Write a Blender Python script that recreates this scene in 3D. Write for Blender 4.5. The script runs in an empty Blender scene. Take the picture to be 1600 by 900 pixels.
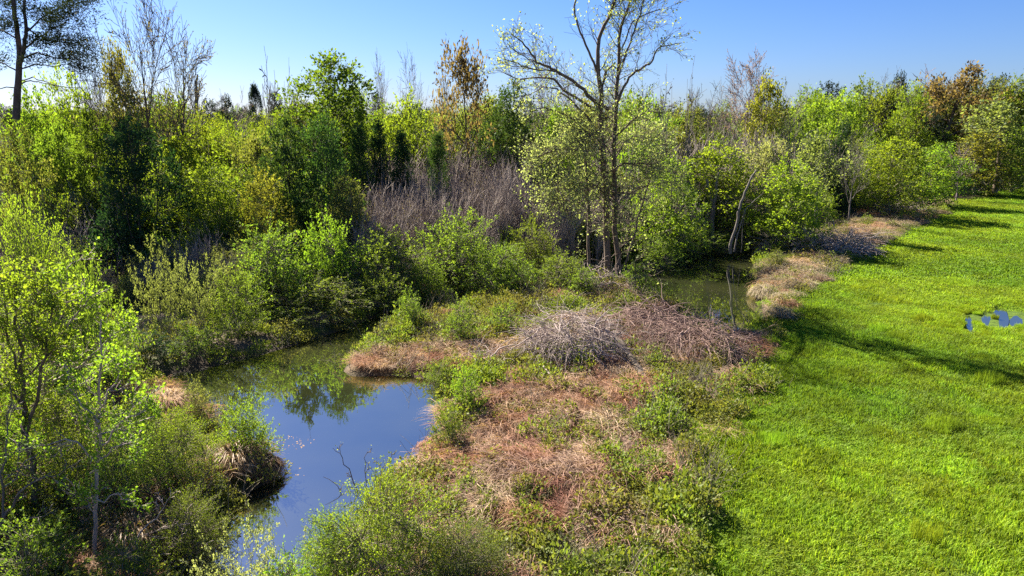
import bpy, math, random
import numpy as np
from mathutils import Vector

SC = bpy.context.scene
COL = SC.collection
R = math.radians

# ------------------------------------------------------------------ camera
H, F, PITCH = 10.0, 1067.0, R(13.9)      # drone height, focal length in photo pixels, downward tilt
cam = bpy.data.cameras.new("camera")
cam.sensor_width = 36.0
cam.lens = 36.0 * F / 1600.0
cam.clip_start, cam.clip_end = 0.1, 6000.0
camo = bpy.data.objects.new("camera", cam)
camo.location = (0, 0, H)
camo.rotation_euler = (math.pi / 2 - PITCH, 0, 0)
COL.objects.link(camo)
SC.camera = camo

# ------------------------------------------------------------------ sky, sun, exposure
SUN_AZ, SUN_EL = R(-41.0), R(39.0)       # clockwise from +Y
world = bpy.data.worlds.new("World")
SC.world = world
world.use_nodes = True
wn = world.node_tree.nodes
bg = wn["Background"]
sky = wn.new("ShaderNodeTexSky")
sky.sky_type = 'NISHITA'
sky.sun_disc = False
sky.sun_elevation = SUN_EL
sky.sun_rotation = SUN_AZ
sky.altitude = 0
sky.air_density = 1.0
sky.dust_density = 0.5
sky.ozone_density = 5.0
hsv = wn.new("ShaderNodeHueSaturation")      # the photograph's saturated spring sky, the same factor over the whole dome
hsv.inputs['Saturation'].default_value = 1.08
hsv.inputs['Value'].default_value = 0.62
tint = wn.new("ShaderNodeMix"); tint.data_type = 'RGBA'; tint.blend_type = 'MULTIPLY'
tint.inputs[0].default_value = 1.0; tint.inputs[7].default_value = (0.74, 0.84, 1.18, 1)
world.node_tree.links.new(sky.outputs[0], tint.inputs[6])
world.node_tree.links.new(tint.outputs[2], hsv.inputs['Color'])
world.node_tree.links.new(hsv.outputs[0], bg.inputs[0])
bg.inputs[1].default_value = 0.05
sun = bpy.data.lights.new("sun", 'SUN')
sun.energy = 5.0
sun.angle = R(0.53)
sun.color = (1.0, 0.93, 0.80)
suno = bpy.data.objects.new("sun", sun)
sd = Vector((math.sin(SUN_AZ) * math.cos(SUN_EL), math.cos(SUN_AZ) * math.cos(SUN_EL), math.sin(SUN_EL)))
suno.rotation_euler = sd.to_track_quat('Z', 'Y').to_euler()
suno.location = (-60, 80, 80)
COL.objects.link(suno)
SC.view_settings.view_transform = 'Standard'
SC.view_settings.look = 'None'
SC.view_settings.exposure = 2.1
SC.view_settings.gamma = 1.0
SC.render.engine = 'CYCLES'
cy = SC.cycles
cy.max_bounces, cy.diffuse_bounces, cy.glossy_bounces, cy.transmission_bounces = 6, 3, 3, 3
cy.use_denoising = False

# ------------------------------------------------------------------ photo pixel -> place on the ground
CP, SP = math.cos(PITCH), math.sin(PITCH)
def ray(px, py):
    xv, yv = (px - 800.0) / F, (450.0 - py) / F
    return np.array([xv, CP + yv * SP, -SP + yv * CP])
def P(px, py, z=0.0):
    d = ray(px, py)
    t = (z - H) / d[2]
    return np.array([d[0] * t, d[1] * t])
def Q(px, py, Y):
    d = ray(px, py)
    t = Y / d[1]
    return np.array([d[0] * t, Y, H + d[2] * t])
def mpp(px, py, Y):                       # metres per photo pixel at that place
    return (Y / ray(px, py)[1]) / F

# ------------------------------------------------------------------ numeric noise, polygons
def _hash(ix, iy, s):
    n = (ix * 374761393 + iy * 668265263 + s * 1442695041) & 0x7fffffff
    n = ((n ^ (n >> 13)) * 1274126177) & 0x7fffffff
    return ((n ^ (n >> 16)) & 0xffff) / 65535.0
def vnoise(x, y, s=0):
    x = np.asarray(x, float); y = np.asarray(y, float)
    ix = np.floor(x).astype(np.int64); iy = np.floor(y).astype(np.int64)
    fx, fy = x - ix, y - iy
    fx = fx * fx * (3 - 2 * fx); fy = fy * fy * (3 - 2 * fy)
    a, b = _hash(ix, iy, s), _hash(ix + 1, iy, s)
    c, d = _hash(ix, iy + 1, s), _hash(ix + 1, iy + 1, s)
    return (a + (b - a) * fx) * (1 - fy) + (c + (d - c) * fx) * fy
def fbm(x, y, s=0, o=3):
    v, a, t = 0.0, 0.5, 0.0
    for i in range(o):
        v = v + a * vnoise(x * 2 ** i, y * 2 ** i, s + 7 * i); t += a; a *= 0.5
    return v / t
def sdpoly(x, y, poly):                   # signed distance, negative inside
    x = np.asarray(x, float); y = np.asarray(y, float)
    d = np.full(x.shape, 1e18); ins = np.zeros(x.shape, bool)
    n = len(poly)
    for i in range(n):
        ax, ay = poly[i]; bx, by = poly[(i + 1) % n]
        ex, ey = bx - ax, by - ay
        wx, wy = x - ax, y - ay
        t = np.clip((wx * ex + wy * ey) / (ex * ex + ey * ey + 1e-12), 0, 1)
        d = np.minimum(d, (wx - ex * t) ** 2 + (wy - ey * t) ** 2)
        c = ((ay > y) != (by > y))
        with np.errstate(divide='ignore', invalid='ignore'):
            xi = ax + (y - ay) / (by - ay + (1e-12 if by == ay else 0)) * ex
        ins ^= c & (x < xi)
    d = np.sqrt(d)
    return np.where(ins, -d, d)
def chaikin(p, n=2):
    p = [np.array(a, float) for a in p]
    for _ in range(n):
        q = []
        for i in range(len(p)):
            a, b = p[i], p[(i + 1) % len(p)]
            q += [a * .75 + b * .25, a * .25 + b * .75]
        p = q
    return p
def sstep(a, b, x):
    t = np.clip((x - a) / (b - a), 0, 1)
    return t * t * (3 - 2 * t)

WL = -0.42                                # water level
POOL = chaikin([P(a, b, WL) for a, b in [(238, 592), (330, 575), (440, 548), (545, 515), (600, 492), (700, 462), (760, 452), (760, 470), (650, 500), (590, 520), (548, 558), (528, 580), (545, 592),
        (610, 588), (680, 596), (706, 625), (690, 660), (664, 690), (648, 725), (620, 752), (575, 790), (520, 830), (500, 880), (470, 930), (380, 960), (300, 960), (330, 860), (352, 800),
        (385, 776), (436, 752), (440, 728), (400, 712), (350, 690), (330, 660), (300, 630), (262, 606)]], 2)
POND = chaikin([P(a, b, WL) for a, b in [(1005, 428), (1050, 408), (1120, 396), (1180, 393), (1260, 362), (1285, 345), (1330, 341), (1330, 346), (1300, 356), (1230, 384), (1185, 408), (1176, 440), (1192, 498), (1168, 534),
        (1118, 524), (1078, 500), (1035, 470), (960, 450), (840, 452), (730, 462), (730, 452), (840, 440)]], 2)
FIELD = [P(a, b) for a, b in [(1040, 960), (1050, 900), (1072, 820), (1090, 730), (1125, 660), (1165, 600), (1190, 540), (1196, 505), (1240, 462), (1330, 405), (1400, 362), (1500, 320), (1600, 286), (1800, 245)]] + [np.array([200., 130.]), np.array([60., 6.]), np.array([3., 6.])]
FEDGE = [P(a, b) for a, b in [(-700, 640), (0, 630), (200, 598), (330, 568), (440, 540), (545, 506), (600, 484), (700, 455), (800, 440), (900, 432), (1005, 420), (1060, 402), (1120, 390), (1185, 386), (1250, 360), (1290, 340), (1400, 318), (1500, 294), (1600, 275), (2000, 225)]]
FOREST = FEDGE + [np.array([900., 900.]), np.array([-900., 900.])]
PUDDLES = []
for cx, cy_, rx, ry, sk in [(1515, 504, 5, 16, .15), (1541, 497, 6, 10, .1), (1568, 498, 7, 16, .2), (1588, 500, 9, 7, .0), (1612, 497, 9, 6, .0), (1640, 503, 14, 10, .0), (1556, 489, 5, 6, 0)]:
    ring = []
    for k in range(22):
        a = 2 * math.pi * k / 22
        w = 0.72 + 0.5 * float(vnoise(math.cos(a) * 1.6 + cx, math.sin(a) * 1.6 + cy_, 3))
        ring.append(P(cx + rx * w * math.cos(a) + sk * ry * math.sin(a), cy_ + ry * w * math.sin(a)))
    PUDDLES.append(ring)
def dwater(x, y): return np.minimum(sdpoly(x, y, POOL), sdpoly(x, y, POND))
def dpuddle(x, y):
    d = np.full(np.shape(x), 1e9)
    for p in PUDDLES: d = np.minimum(d, sdpoly(x, y, p))
    return d
def hgt(x, y, dw=None, df=None):
    x = np.asarray(x, float); y = np.asarray(y, float)
    dw = dwater(x, y) if dw is None else dw
    df = sdpoly(x, y, FIELD) if df is None else df
    rough = sstep(-0.5, 2.5, df)
    z = (fbm(x * .35, y * .35, 5) - .5) * 0.6 * rough + (fbm(x * 1.0, y * 1.0, 9) - .5) * 0.34 * rough
    z = z + (fbm(x * .12, y * .12, 2) - .5) * 0.3 + (fbm(x * 1.4, y * 1.4, 4) - .5) * .07
    z = np.maximum(z, -.24) * sstep(-.2, 2.0, dw)
    bank = np.where(dw > 0, WL - .02 + (0.42) * sstep(0.0, 1.3, dw), WL - .02 - 0.9 * sstep(0, -2.0, -np.abs(dw)) * 0 - np.minimum(.9, .55 * np.abs(dw)))
    near = 1 - sstep(1.1, 1.3, dw)
    z = np.where(dw < 1.3, bank + z * sstep(0.2, 1.3, dw), z)
    m = (x > 8) & (x < 32) & (y > 20) & (y < 45)
    if np.any(m):
        dp = np.full(x.shape, 9.0)
        dp[m] = dpuddle(x[m], y[m])
        z = z - 0.10 * (1 - sstep(-.25, .45, dp))
    return z
def h1(x, y): return float(hgt(np.array([x]), np.array([y]))[0])

# ------------------------------------------------------------------ materials
def new_mat(name):
    m = bpy.data.materials.new(name); m.use_nodes = True
    m.node_tree.nodes.clear()
    return m, m.node_tree.nodes, m.node_tree.links
def out(nd, ln, shader):
    o = nd.new("ShaderNodeOutputMaterial"); ln.new(shader, o.inputs[0])
def mixc(nd, ln, fac, a, b, mode='MIX'):
    n = nd.new("ShaderNodeMix"); n.data_type = 'RGBA'; n.blend_type = mode
    for s, v in ((0, fac), (6, a), (7, b)):
        if hasattr(v, 'is_linked') or hasattr(v, 'links'): ln.new(v, n.inputs[s])
        else: n.inputs[s].default_value = v if s == 0 else (*v, 1)
    return n.outputs[2]
def noise(nd, ln, scale, detail=3, vec=None, rough=.55):
    n = nd.new("ShaderNodeTexNoise"); n.inputs['Scale'].default_value = scale; n.inputs['Detail'].default_value = detail; n.inputs['Roughness'].default_value = rough
    if vec is not None: ln.new(vec, n.inputs['Vector'])
    return n.outputs[0]
def ramp(nd, ln, v, a, b):
    n = nd.new("ShaderNodeMapRange"); n.inputs[1].default_value = a; n.inputs[2].default_value = b; n.clamp = True
    ln.new(v, n.inputs[0]); return n.outputs[0]
MATS = {}
def leaf_mat(name, c1, c2, tr=0.5, gloss=0.012, patch=None, pscale=.12):
    m, nd, ln = new_mat(name)
    g = nd.new("ShaderNodeNewGeometry"); oi = nd.new("ShaderNodeObjectInfo")
    c = mixc(nd, ln, g.outputs['Random Per Island'], c1, c2)
    if patch:                              # another kind of grass growing in drifts
        p = noise(nd, ln, pscale, 4, g.outputs['Position'])
        c = mixc(nd, ln, ramp(nd, ln, p, .42, .60), c, patch)
        p2 = noise(nd, ln, pscale * 9, 3, g.outputs['Position'])
        hs = nd.new("ShaderNodeHueSaturation"); ln.new(c, hs.inputs['Color'])
        mr = nd.new("ShaderNodeMapRange"); mr.inputs[1].default_value = .3; mr.inputs[2].default_value = .7; mr.inputs[3].default_value = .65; mr.inputs[4].default_value = 1.25
        ln.new(p2, mr.inputs[0]); ln.new(mr.outputs[0], hs.inputs['Value']); c = hs.outputs[0]
    h = nd.new("ShaderNodeHueSaturation"); ln.new(c, h.inputs['Color'])
    v = nd.new("ShaderNodeMapRange"); v.inputs[3].default_value = .78; v.inputs[4].default_value = 1.22; ln.new(oi.outputs['Random'], v.inputs[0]); ln.new(v.outputs[0], h.inputs['Value'])
    v2 = nd.new("ShaderNodeMapRange"); v2.inputs[3].default_value = .485; v2.inputs[4].default_value = .515; ln.new(oi.outputs['Random'], v2.inputs[0]); ln.new(v2.outputs[0], h.inputs['Hue'])
    d = nd.new("ShaderNodeBsdfDiffuse"); t = nd.new("ShaderNodeBsdfTranslucent")
    ln.new(h.outputs[0], d.inputs[0])
    ct = mixc(nd, ln, 1.0, h.outputs[0], (1.27, 1.22, .55), 'MULTIPLY'); ln.new(ct, t.inputs[0])
    mx = nd.new("ShaderNodeMixShader"); mx.inputs[0].default_value = tr; ln.new(d.outputs[0], mx.inputs[1]); ln.new(t.outputs[0], mx.inputs[2])
    gl = nd.new("ShaderNodeBsdfGlossy"); gl.inputs['Roughness'].default_value = .55; gl.inputs[0].default_value = (1, 1, 1, 1)
    m2 = nd.new("ShaderNodeMixShader"); m2.inputs[0].default_value = gloss; ln.new(mx.outputs[0], m2.inputs[1]); ln.new(gl.outputs[0], m2.inputs[2])
    out(nd, ln, m2.outputs[0]); MATS[name] = m
    return m
def bark_mat(name, c1, c2, scale=6):
    m, nd, ln = new_mat(name)
    tc = nd.new("ShaderNodeTexCoord"); mp = nd.new("ShaderNodeMapping"); mp.inputs['Scale'].default_value = (1, 1, .25)
    ln.new(tc.outputs['Object'], mp.inputs[0])
    nz = noise(nd, ln, scale, 5, mp.outputs[0], .65)
    c = mixc(nd, ln, ramp(nd, ln, nz, .35, .65), c1, c2)
    b = nd.new("ShaderNodeBsdfPrincipled"); ln.new(c, b.inputs['Base Color']); b.inputs['Roughness'].default_value = .85
    b.inputs['Specular IOR Level'].default_value = .25
    bp = nd.new("ShaderNodeBump"); bp.inputs['Strength'].default_value = .6; bp.inputs['Distance'].default_value = .03
    n2 = noise(nd, ln, scale * 4, 4, mp.outputs[0], .7); ln.new(n2, bp.inputs['Height']); ln.new(bp.outputs[0], b.inputs['Normal'])
    out(nd, ln, b.outputs[0]); MATS[name] = m
    return m
G = {  # leaves
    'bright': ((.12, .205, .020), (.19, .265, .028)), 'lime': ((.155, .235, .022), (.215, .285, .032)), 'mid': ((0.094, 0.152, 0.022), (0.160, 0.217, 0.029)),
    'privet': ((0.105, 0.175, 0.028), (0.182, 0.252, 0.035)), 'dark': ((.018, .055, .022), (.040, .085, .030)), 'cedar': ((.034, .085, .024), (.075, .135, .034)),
    'pale': ((0.215, 0.255, 0.115), (0.285, 0.320, 0.160)), 'sage': ((0.130, 0.163, 0.058), (0.195, 0.221, 0.078)), 'olive': ((.115, .145, .032), (.17, .19, .05)),
    'orange': ((0.16, 0.125, 0.06), (0.20, 0.16, 0.08)), 'russet': ((0.115, 0.078, 0.042), (0.15, 0.105, 0.055)), 'pink': ((0.170, 0.100, 0.085), (0.200, 0.130, 0.110)),
    'bluegreen': ((0.018, 0.030, 0.026), (0.030, 0.045, 0.034)), 'bud': ((0.100, 0.085, 0.050), (0.140, 0.120, 0.060)), 'gold': ((.185, .20, .030), (.22, .235, .045)),
    'pine': ((0.016, 0.026, 0.016), (0.030, 0.042, 0.022)), 'rich': ((0.070, 0.140, 0.017), (0.126, 0.196, 0.025)),
}
for k, (a, b) in G.items(): leaf_mat('leaves_' + k, a, b, .38 if k in ('dark', 'cedar', 'pine', 'bluegreen') else .62, .01)
leaf_mat('grass_blades', (.18, .285, .018), (.275, .355, .034), .5, .006, (.14, .235, .022), .10)
leaf_mat('weed_leaves', (.12, .18, .022), (.20, .25, .04), .5, .012, (.17, .165, .05), .35)
leaf_mat('straw', (.32, .225, .165), (.50, .37, .275), .3, .0, (.33, .18, .125), .5)
leaf_mat('straw_pale', (.25, .205, .145), (.36, .30, .225), .3, .0)
leaf_mat('sedge', (.13, .07, .035), (.24, .14, .07), .25, .03)
leaf_mat('leaves_floor', (.06, .09, .02), (.10, .12, .03), .4, .03)
BARK = {'dark': ((.045, .034, .026), (.11, .085, .065)), 'grey': ((.10, .085, .075), (.20, .175, .155)), 'pale': ((.30, .27, .24), (.46, .42, .38)), 'red': ((.20, .125, .10), (.34, .235, .195)), 'mauve': ((.16, .12, .125), (.26, .20, .20)),
        'twig': ((.23, .185, .16), (.36, .30, .265)), 'brown': ((.085, .06, .045), (.16, .12, .09)), 'pine': ((.06, .045, .04), (.15, .11, .09)), 'dead': ((.27, .21, .185), (.42, .34, .30)), 'trunk': ((.11, .085, .065), (.22, .18, .145)), 'dun': ((.17, .14, .10), (.25, .21, .15))}
for k, (a, b) in BARK.items(): bark_mat('bark_' + k, a, b)

# ground
gm, nd, ln = new_mat('ground_soil')
geo = nd.new("ShaderNodeNewGeometry")
def attr(n):
    a = nd.new("ShaderNodeAttribute"); a.attribute_name = n; return a.outputs['Fac']
big = noise(nd, ln, .35, 5, geo.outputs['Position']); fine = noise(nd, ln, 3.5, 6, geo.outputs['Position'], .7)
soil = mixc(nd, ln, ramp(nd, ln, fine, .3, .7), (.060, .045, .028), (.15, .11, .07))
thatch = mixc(nd, ln, ramp(nd, ln, fine, .3, .7), (.15, .10, .06), (.30, .20, .125))
moss = mixc(nd, ln, ramp(nd, ln, fine, .3, .7), (.035, .055, .012), (.075, .10, .02))
turf = mixc(nd, ln, ramp(nd, ln, fine, .35, .65), (.03, .06, .006), (.085, .13, .010))
c = mixc(nd, ln, ramp(nd, ln, big, .45, .58), soil, moss)
c = mixc(nd, ln, attr('dry'), c, thatch)
c = mixc(nd, ln, attr('field'), c, turf)
c = mixc(nd, ln, attr('mud'), c, (.055, .04, .026))
b = nd.new("ShaderNodeBsdfPrincipled"); ln.new(c, b.inputs['Base Color']); b.inputs['Roughness'].default_value = .92; b.inputs['Specular IOR Level'].default_value = .2
bp = nd.new("ShaderNodeBump"); bp.inputs['Strength'].default_value = .8; bp.inputs['Distance'].default_value = .08; ln.new(fine, bp.inputs['Height']); ln.new(bp.outputs[0], b.inputs['Normal'])
out(nd, ln, b.outputs[0])

# water: turbid, smooth, faint ripples
wm, nd, ln = new_mat('pond_water')
geo = nd.new("ShaderNodeNewGeometry")
silt = noise(nd, ln, .22, 3, geo.outputs['Position'])
c = mixc(nd, ln, ramp(nd, ln, silt, .35, .65), (.014, .017, .007), (.028, .030, .011))
b = nd.new("ShaderNodeBsdfPrincipled"); ln.new(c, b.inputs['Base Color']); b.inputs['Roughness'].default_value = .015; b.inputs['IOR'].default_value = 5.0
rip = noise(nd, ln, 2.2, 3, geo.outputs['Position'])
bp = nd.new("ShaderNodeBump"); bp.inputs['Strength'].default_value = .05; bp.inputs['Distance'].default_value = .02; ln.new(rip, bp.inputs['Height']); ln.new(bp.outputs[0], b.inputs['Normal'])
out(nd, ln, b.outputs[0])

# ------------------------------------------------------------------ mesh helpers
def make_mesh(name, v, quads=None, tris=None):
    v = np.asarray(v, np.float32)
    loops, starts = [], []
    n = 0
    if quads is not None and len(quads):
        q = np.asarray(quads, np.int32); loops.append(q.ravel()); starts.append(n + 4 * np.arange(len(q))); n += q.size
    if tris is not None and len(tris):
        t = np.asarray(tris, np.int32); loops.append(t.ravel()); starts.append(n + 3 * np.arange(len(t))); n += t.size
    me = bpy.data.meshes.new(name)
    me.vertices.add(len(v)); me.vertices.foreach_set("co", v.ravel())
    if n:
        l = np.concatenate(loops).astype(np.int32); s = np.concatenate(starts).astype(np.int32)
        me.loops.add(len(l)); me.loops.foreach_set("vertex_index", l)
        me.polygons.add(len(s)); me.polygons.foreach_set("loop_start", s)
    me.update(calc_edges=True)
    return me
def link(name, me, mat=None, parent=None, smooth=False):
    o = bpy.data.objects.new(name, me)
    if mat is not None and len(me.materials) == 0: me.materials.append(mat)
    COL.objects.link(o)
    if parent is not None: o.parent = parent
    if smooth and len(me.polygons): me.polygons.foreach_set("use_smooth", np.ones(len(me.polygons), bool))
    return o
def tag(o, label=None, cat=None, group=None, kind=None):
    for k, v in (('label', label), ('category', cat), ('group', group), ('kind', kind)):
        if v: o[k] = v
    return o
def empty(name, loc, rz=0.0, scale=(1, 1, 1)):
    o = bpy.data.objects.new(name, None); COL.objects.link(o)
    o.empty_display_size = .3
    o.location = loc; o.rotation_euler = (0, 0, rz); o.scale = scale
    return o
def nrm(v):
    return v / (np.linalg.norm(v, axis=-1, keepdims=True) + 1e-12)
class Wood:
    def __init__(s): s.v, s.q, s.n = [], [], 0
    def tube(s, pts, rad, sides=5):
        pts = np.asarray(pts, float); rad = np.asarray(rad, float)
        k = len(pts)
        t = nrm(np.gradient(pts, axis=0))
        m = np.abs(t.mean(0)); ref = np.zeros(3); ref[int(np.argmin(m))] = 1
        a = nrm(np.cross(t, ref)); b = np.cross(t, a)
        ang = 2 * np.pi * np.arange(sides) / sides
        ring = pts[:, None] + rad[:, None, None] * (a[:, None] * np.cos(ang)[None, :, None] + b[:, None] * np.sin(ang)[None, :, None])
        s.v.append(ring.reshape(-1, 3))
        i = np.arange(k - 1)[:, None] * sides; j = np.arange(sides)[None]; j2 = (j + 1) % sides
        s.q.append(np.stack([i + j, i + j2, i + sides + j2, i + sides + j], -1).reshape(-1, 4) + s.n)
        s.n += k * sides
    def mesh(s, name):
        if not s.v: return make_mesh(name, np.zeros((0, 3)))
        return make_mesh(name, np.concatenate(s.v), np.concatenate(s.q))
def leaf_arrays(pos, axis, length, rng, width=.5, fold=.25, up=1.4):
    """rhombic folded leaves: (verts, tris)"""
    n = len(pos)
    axis = nrm(axis)
    rv = rng.normal(size=(n, 3)); rv[:, 2] += up
    side = nrm(np.cross(axis, rv)); nor = np.cross(side, axis)
    L = np.broadcast_to(np.asarray(length, float), (n,))[:, None]
    w = L * width * .5
    mid = pos + axis * L * .45
    v = np.stack([pos, mid + side * w + nor * w * fold, pos + axis * L, mid - side * w + nor * w * fold], 1)
    i = 4 * np.arange(n)[:, None]
    t = np.concatenate([i + [0, 1, 2], i + [0, 2, 3]], 1).reshape(-1, 3)
    return v.reshape(-1, 3), t
def rand_dir(rng, d, ang):
    a = nrm(np.cross(d, rng.normal(size=3)))
    return nrm(d * math.cos(ang) + a * math.sin(ang))
def path(rng, p, d, L, nseg, wan, trop):
    pts = [np.array(p, float)]; st = L / nseg; d = nrm(np.array(d, float))
    for _ in range(nseg):
        d = nrm(d + rng.normal(0, wan, 3) + np.array([0, 0, trop])); pts.append(pts[-1] + d * st)
    return np.array(pts)
def interp(pts, t):
    x = t * (len(pts) - 1); i = min(int(x), len(pts) - 2); f = x - i
    return pts[i] * (1 - f) + pts[i + 1] * f, nrm(pts[i + 1] - pts[i]), f
def S(n=5, lr=.5, ang=45, lo=.3, hi=1., wan=.12, trop=.05, seg=4, sides=4, rr=.5, tap=.25, prof=None):
    return dict(n=n, lr=lr, ang=ang, lo=lo, hi=hi, wan=wan, trop=trop, seg=seg, sides=sides, rr=rr, tap=tap, prof=prof)
def grow(rng, wood, tips, p, d, L, r, lv, spec, fine=None, minr=.006):
    s = spec[lv]
    pts = path(rng, p, d, L, s['seg'], s['wan'], s['trop'])
    tt = np.linspace(0, 1, len(pts))
    rad = np.maximum(minr, r * (1 - (1 - s['tap']) * tt))
    w = fine if (fine is not None and lv >= 2) else wood
    w.tube(pts, rad, s['sides'])
    if lv == len(spec) - 1:
        tips.append(pts); return
    az = rng.uniform(0, 6.28)
    for c in range(s['n']):
        t = s['lo'] + (s['hi'] - s['lo']) * (c + rng.uniform(.1, .9)) / s['n']
        q, dd, _ = interp(pts, t)
        az += 2.4 + rng.normal(0, .4)
        ref = np.array([0, 0, 1.]) if abs(dd[2]) < .9 else np.array([1., 0, 0])
        a = nrm(np.cross(dd, ref)); b = np.cross(dd, a)
        an = R(s['ang']) * rng.uniform(.7, 1.25)
        cd = nrm(dd * math.cos(an) + (a * math.cos(az) + b * math.sin(az)) * math.sin(an))
        pf = s['prof'](t) if s['prof'] else 1.0
        rr = max(minr, r * (1 - (1 - s['tap']) * t) * s['rr'])
        grow(rng, wood, tips, q, cd, L * s['lr'] * pf * rng.uniform(.7, 1.25), rr, lv + 1, spec, fine, minr)
def tip_leaves(rng, tips, m, length, jit=.05, lo=.1, hi=1.05, width=.5, spread=.9, up=1.4, var=.5, upbias=.15):
    T = np.stack(tips)                                  # all last-level twigs have equal point counts
    n, k, _ = T.shape
    t = rng.uniform(lo, hi, (n, m)) * (k - 1)
    i = np.clip(np.floor(t).astype(int), 0, k - 2); f = (t - i)[..., None]
    ar = np.arange(n)[:, None]
    a, b = T[ar, i], T[ar, i + 1]
    pos = (a + (b - a) * f).reshape(-1, 3)
    d = nrm((b - a).reshape(-1, 3))
    pos = pos + rng.normal(0, jit, pos.shape)
    ax = d * (1 - spread * .5) + rng.normal(0, .6, pos.shape) * spread + np.array([0, 0, upbias])
    return leaf_arrays(pos, ax, length * rng.uniform(1 - var, 1 + var, len(pos)), rng, width, up=up)

# ------------------------------------------------------------------ plant kinds (each mesh built once, shared by its copies)
KIND = {}       # name -> (trunk mesh, crown mesh, height, width)
def dims(meshes):
    zs, rs = [0.], []
    for me in meshes:
        n = len(me.vertices)
        if not n: continue
        c = np.empty(n * 3, np.float32); me.vertices.foreach_get("co", c); c = c.reshape(-1, 3)
        zs.append(np.percentile(c[:, 2], 99.7)); rs.append(np.percentile(np.hypot(c[:, 0], c[:, 1]), 96))
    return max(zs), 2 * max(rs)
def kind(name, tm, cm):
    h, w = dims([tm, cm]); KIND[name] = (tm, cm, h, w)

def k_broadleaf(name, seed, Ht=9., L0=.9, leaf=.17, m=16, spread=55, low=.2, trunk=.16, n1=17, n2=6, n3=4, trop=.05):
    rng = np.random.default_rng(seed); w = Wood(); tips = []
    prof = lambda t: 1.15 - .75 * t + .35 * math.sin(t * 3.1)
    spec = [S(n1, .36, spread, low, 1., .05, .03, 8, 6, .5, .12, prof), S(n2, .5, 45, .25, 1., .12, trop, 5, 4, .5, .3), S(n3, .55, 42, .2, 1., .16, trop, 3, 3, .6, .4), S(1, 1, 40, 0, 1, .2, .03, 2, 3, .6, .5)]
    grow(rng, w, tips, (0, 0, -.2), (rng.normal(0, .05), rng.normal(0, .05), 1), Ht * .72, trunk, 0, spec)
    v, t = tip_leaves(rng, tips, m, leaf, leaf * .8, width=.6)
    kind(name, w.mesh('trunk'), make_mesh('crown', v, None, t))
def k_shrub(name, seed, Ht=3.5, stems=16, n1=9, n2=4, leaf=.125, m=21, tilt=62, droop=-.06, twig=.32, jit=.05, base=.35):
    rng = np.random.default_rng(seed); w = Wood(); tips = []
    spec = [S(n1, .36, 38, .22, 1., .08, droop, 6, 4, .6, .25), S(n2, twig / .5 * .5, 32, .15, 1., .12, .10, 3, 3, .6, .4), S(1, 1, 30, 0, 1, .12, .08, 2, 3, .6, .4)]
    for i in range(stems):
        a = 2.4 * i; ti = R(tilt) * math.sqrt((i + .5) / stems) * rng.uniform(.8, 1.15)
        d = np.array([math.cos(a) * math.sin(ti), math.sin(a) * math.sin(ti), math.cos(ti)])
        grow(rng, w, tips, (rng.normal(0, base), rng.normal(0, base), -.15), d, Ht * rng.uniform(.85, 1.2), .028, 0, spec, None, .004)
    v, t = tip_leaves(rng, tips, m, leaf, jit, spread=.75, upbias=.25)
    kind(name, w.mesh('trunk'), make_mesh('crown', v, None, t))
def k_lobed(name, seed, Ht, W, lobes, base, sprays, leaf, m, sl, trunk, stems=1, lr=(.24, .36), jit=.06, wide=.6, outw=.7, tapering=0.0):
    """crown of uneven lobes, each clothed in short leafy sprays, carried on limbs"""
    rng = np.random.default_rng(seed); w = Wood(); tips = []
    L = []
    for i in range(lobes):
        a = 2.4 * i + rng.normal(0, .4); zf = (i + .5) / lobes
        env = math.sin(math.pi * min(1, .22 + .78 * zf) ** (1 - .35 * tapering)) ** .6 if base > .05 else math.sqrt(max(.05, 1 - zf ** 2))
        env *= 1 - tapering * zf * .55
        r = W * rng.uniform(*lr) * (.75 + .35 * env)
        rad = max(0, W * .5 * env - r * .55) * math.sqrt(rng.uniform(.25, 1))
        z = Ht * (base + (1 - base) * zf) - r * .45
        L.append((np.array([math.cos(a) * rad, math.sin(a) * rad, max(z, r * .35)]), r))
    if stems == 1:
        tr = path(rng, (0, 0, -.2), (rng.normal(0, .05), rng.normal(0, .05), 1), Ht * .85, 7, .05, .03); w.tube(tr, np.linspace(trunk, trunk * .15, 8), 7)
    for c, r in L:
        if stems == 1:
            t = max(.08, min(.9, (c[2] - np.hypot(c[0], c[1]) * .7) / (Ht * .85))); s0, _, _ = interp(tr, t); r0 = trunk * (1 - .8 * t) * .6
        else:
            s0 = np.array([rng.normal(0, .25), rng.normal(0, .25), -.1]); r0 = trunk
        mid = (s0 + c) / 2 + np.array([0, 0, -.08 * np.linalg.norm(c - s0)]) + rng.normal(0, .05 * r, 3)
        w.tube(np.array([s0, mid, c, c + (c - mid) * .5]), [r0, r0 * .7, r0 * .45, .01], 5)
        n = int(sprays * r * r / sum(q * q for _, q in L))
        for _ in range(n):
            d = nrm(rng.normal(size=3) + np.array([0, 0, .45]))
            p1 = c + d * r * np.array([1, 1, .85]) * rng.uniform(.55, 1.02) ; p1[2] = max(p1[2], .12)
            sd_ = nrm(d * outw + np.array([0, 0, .5]) + rng.normal(0, .35, 3))
            if rng.uniform() < .4:
                w.tube(np.array([c + d * r * .1, (c + p1) / 2 + rng.normal(0, .04 * r, 3), p1]), [.016, .012, .008], 3)
            l = sl * rng.uniform(.6, 1.5)
            pts = np.array([p1, p1 + sd_ * l * .5, p1 + nrm(sd_ + np.array([0, 0, -.25])) * l])
            w.tube(pts, [.008, .006, .004], 3); tips.append(pts)
    v, t = tip_leaves(rng, tips, m, leaf, jit, spread=.8, width=wide)
    kind(name, w.mesh('trunk'), make_mesh('crown', v, None, t))
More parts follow.
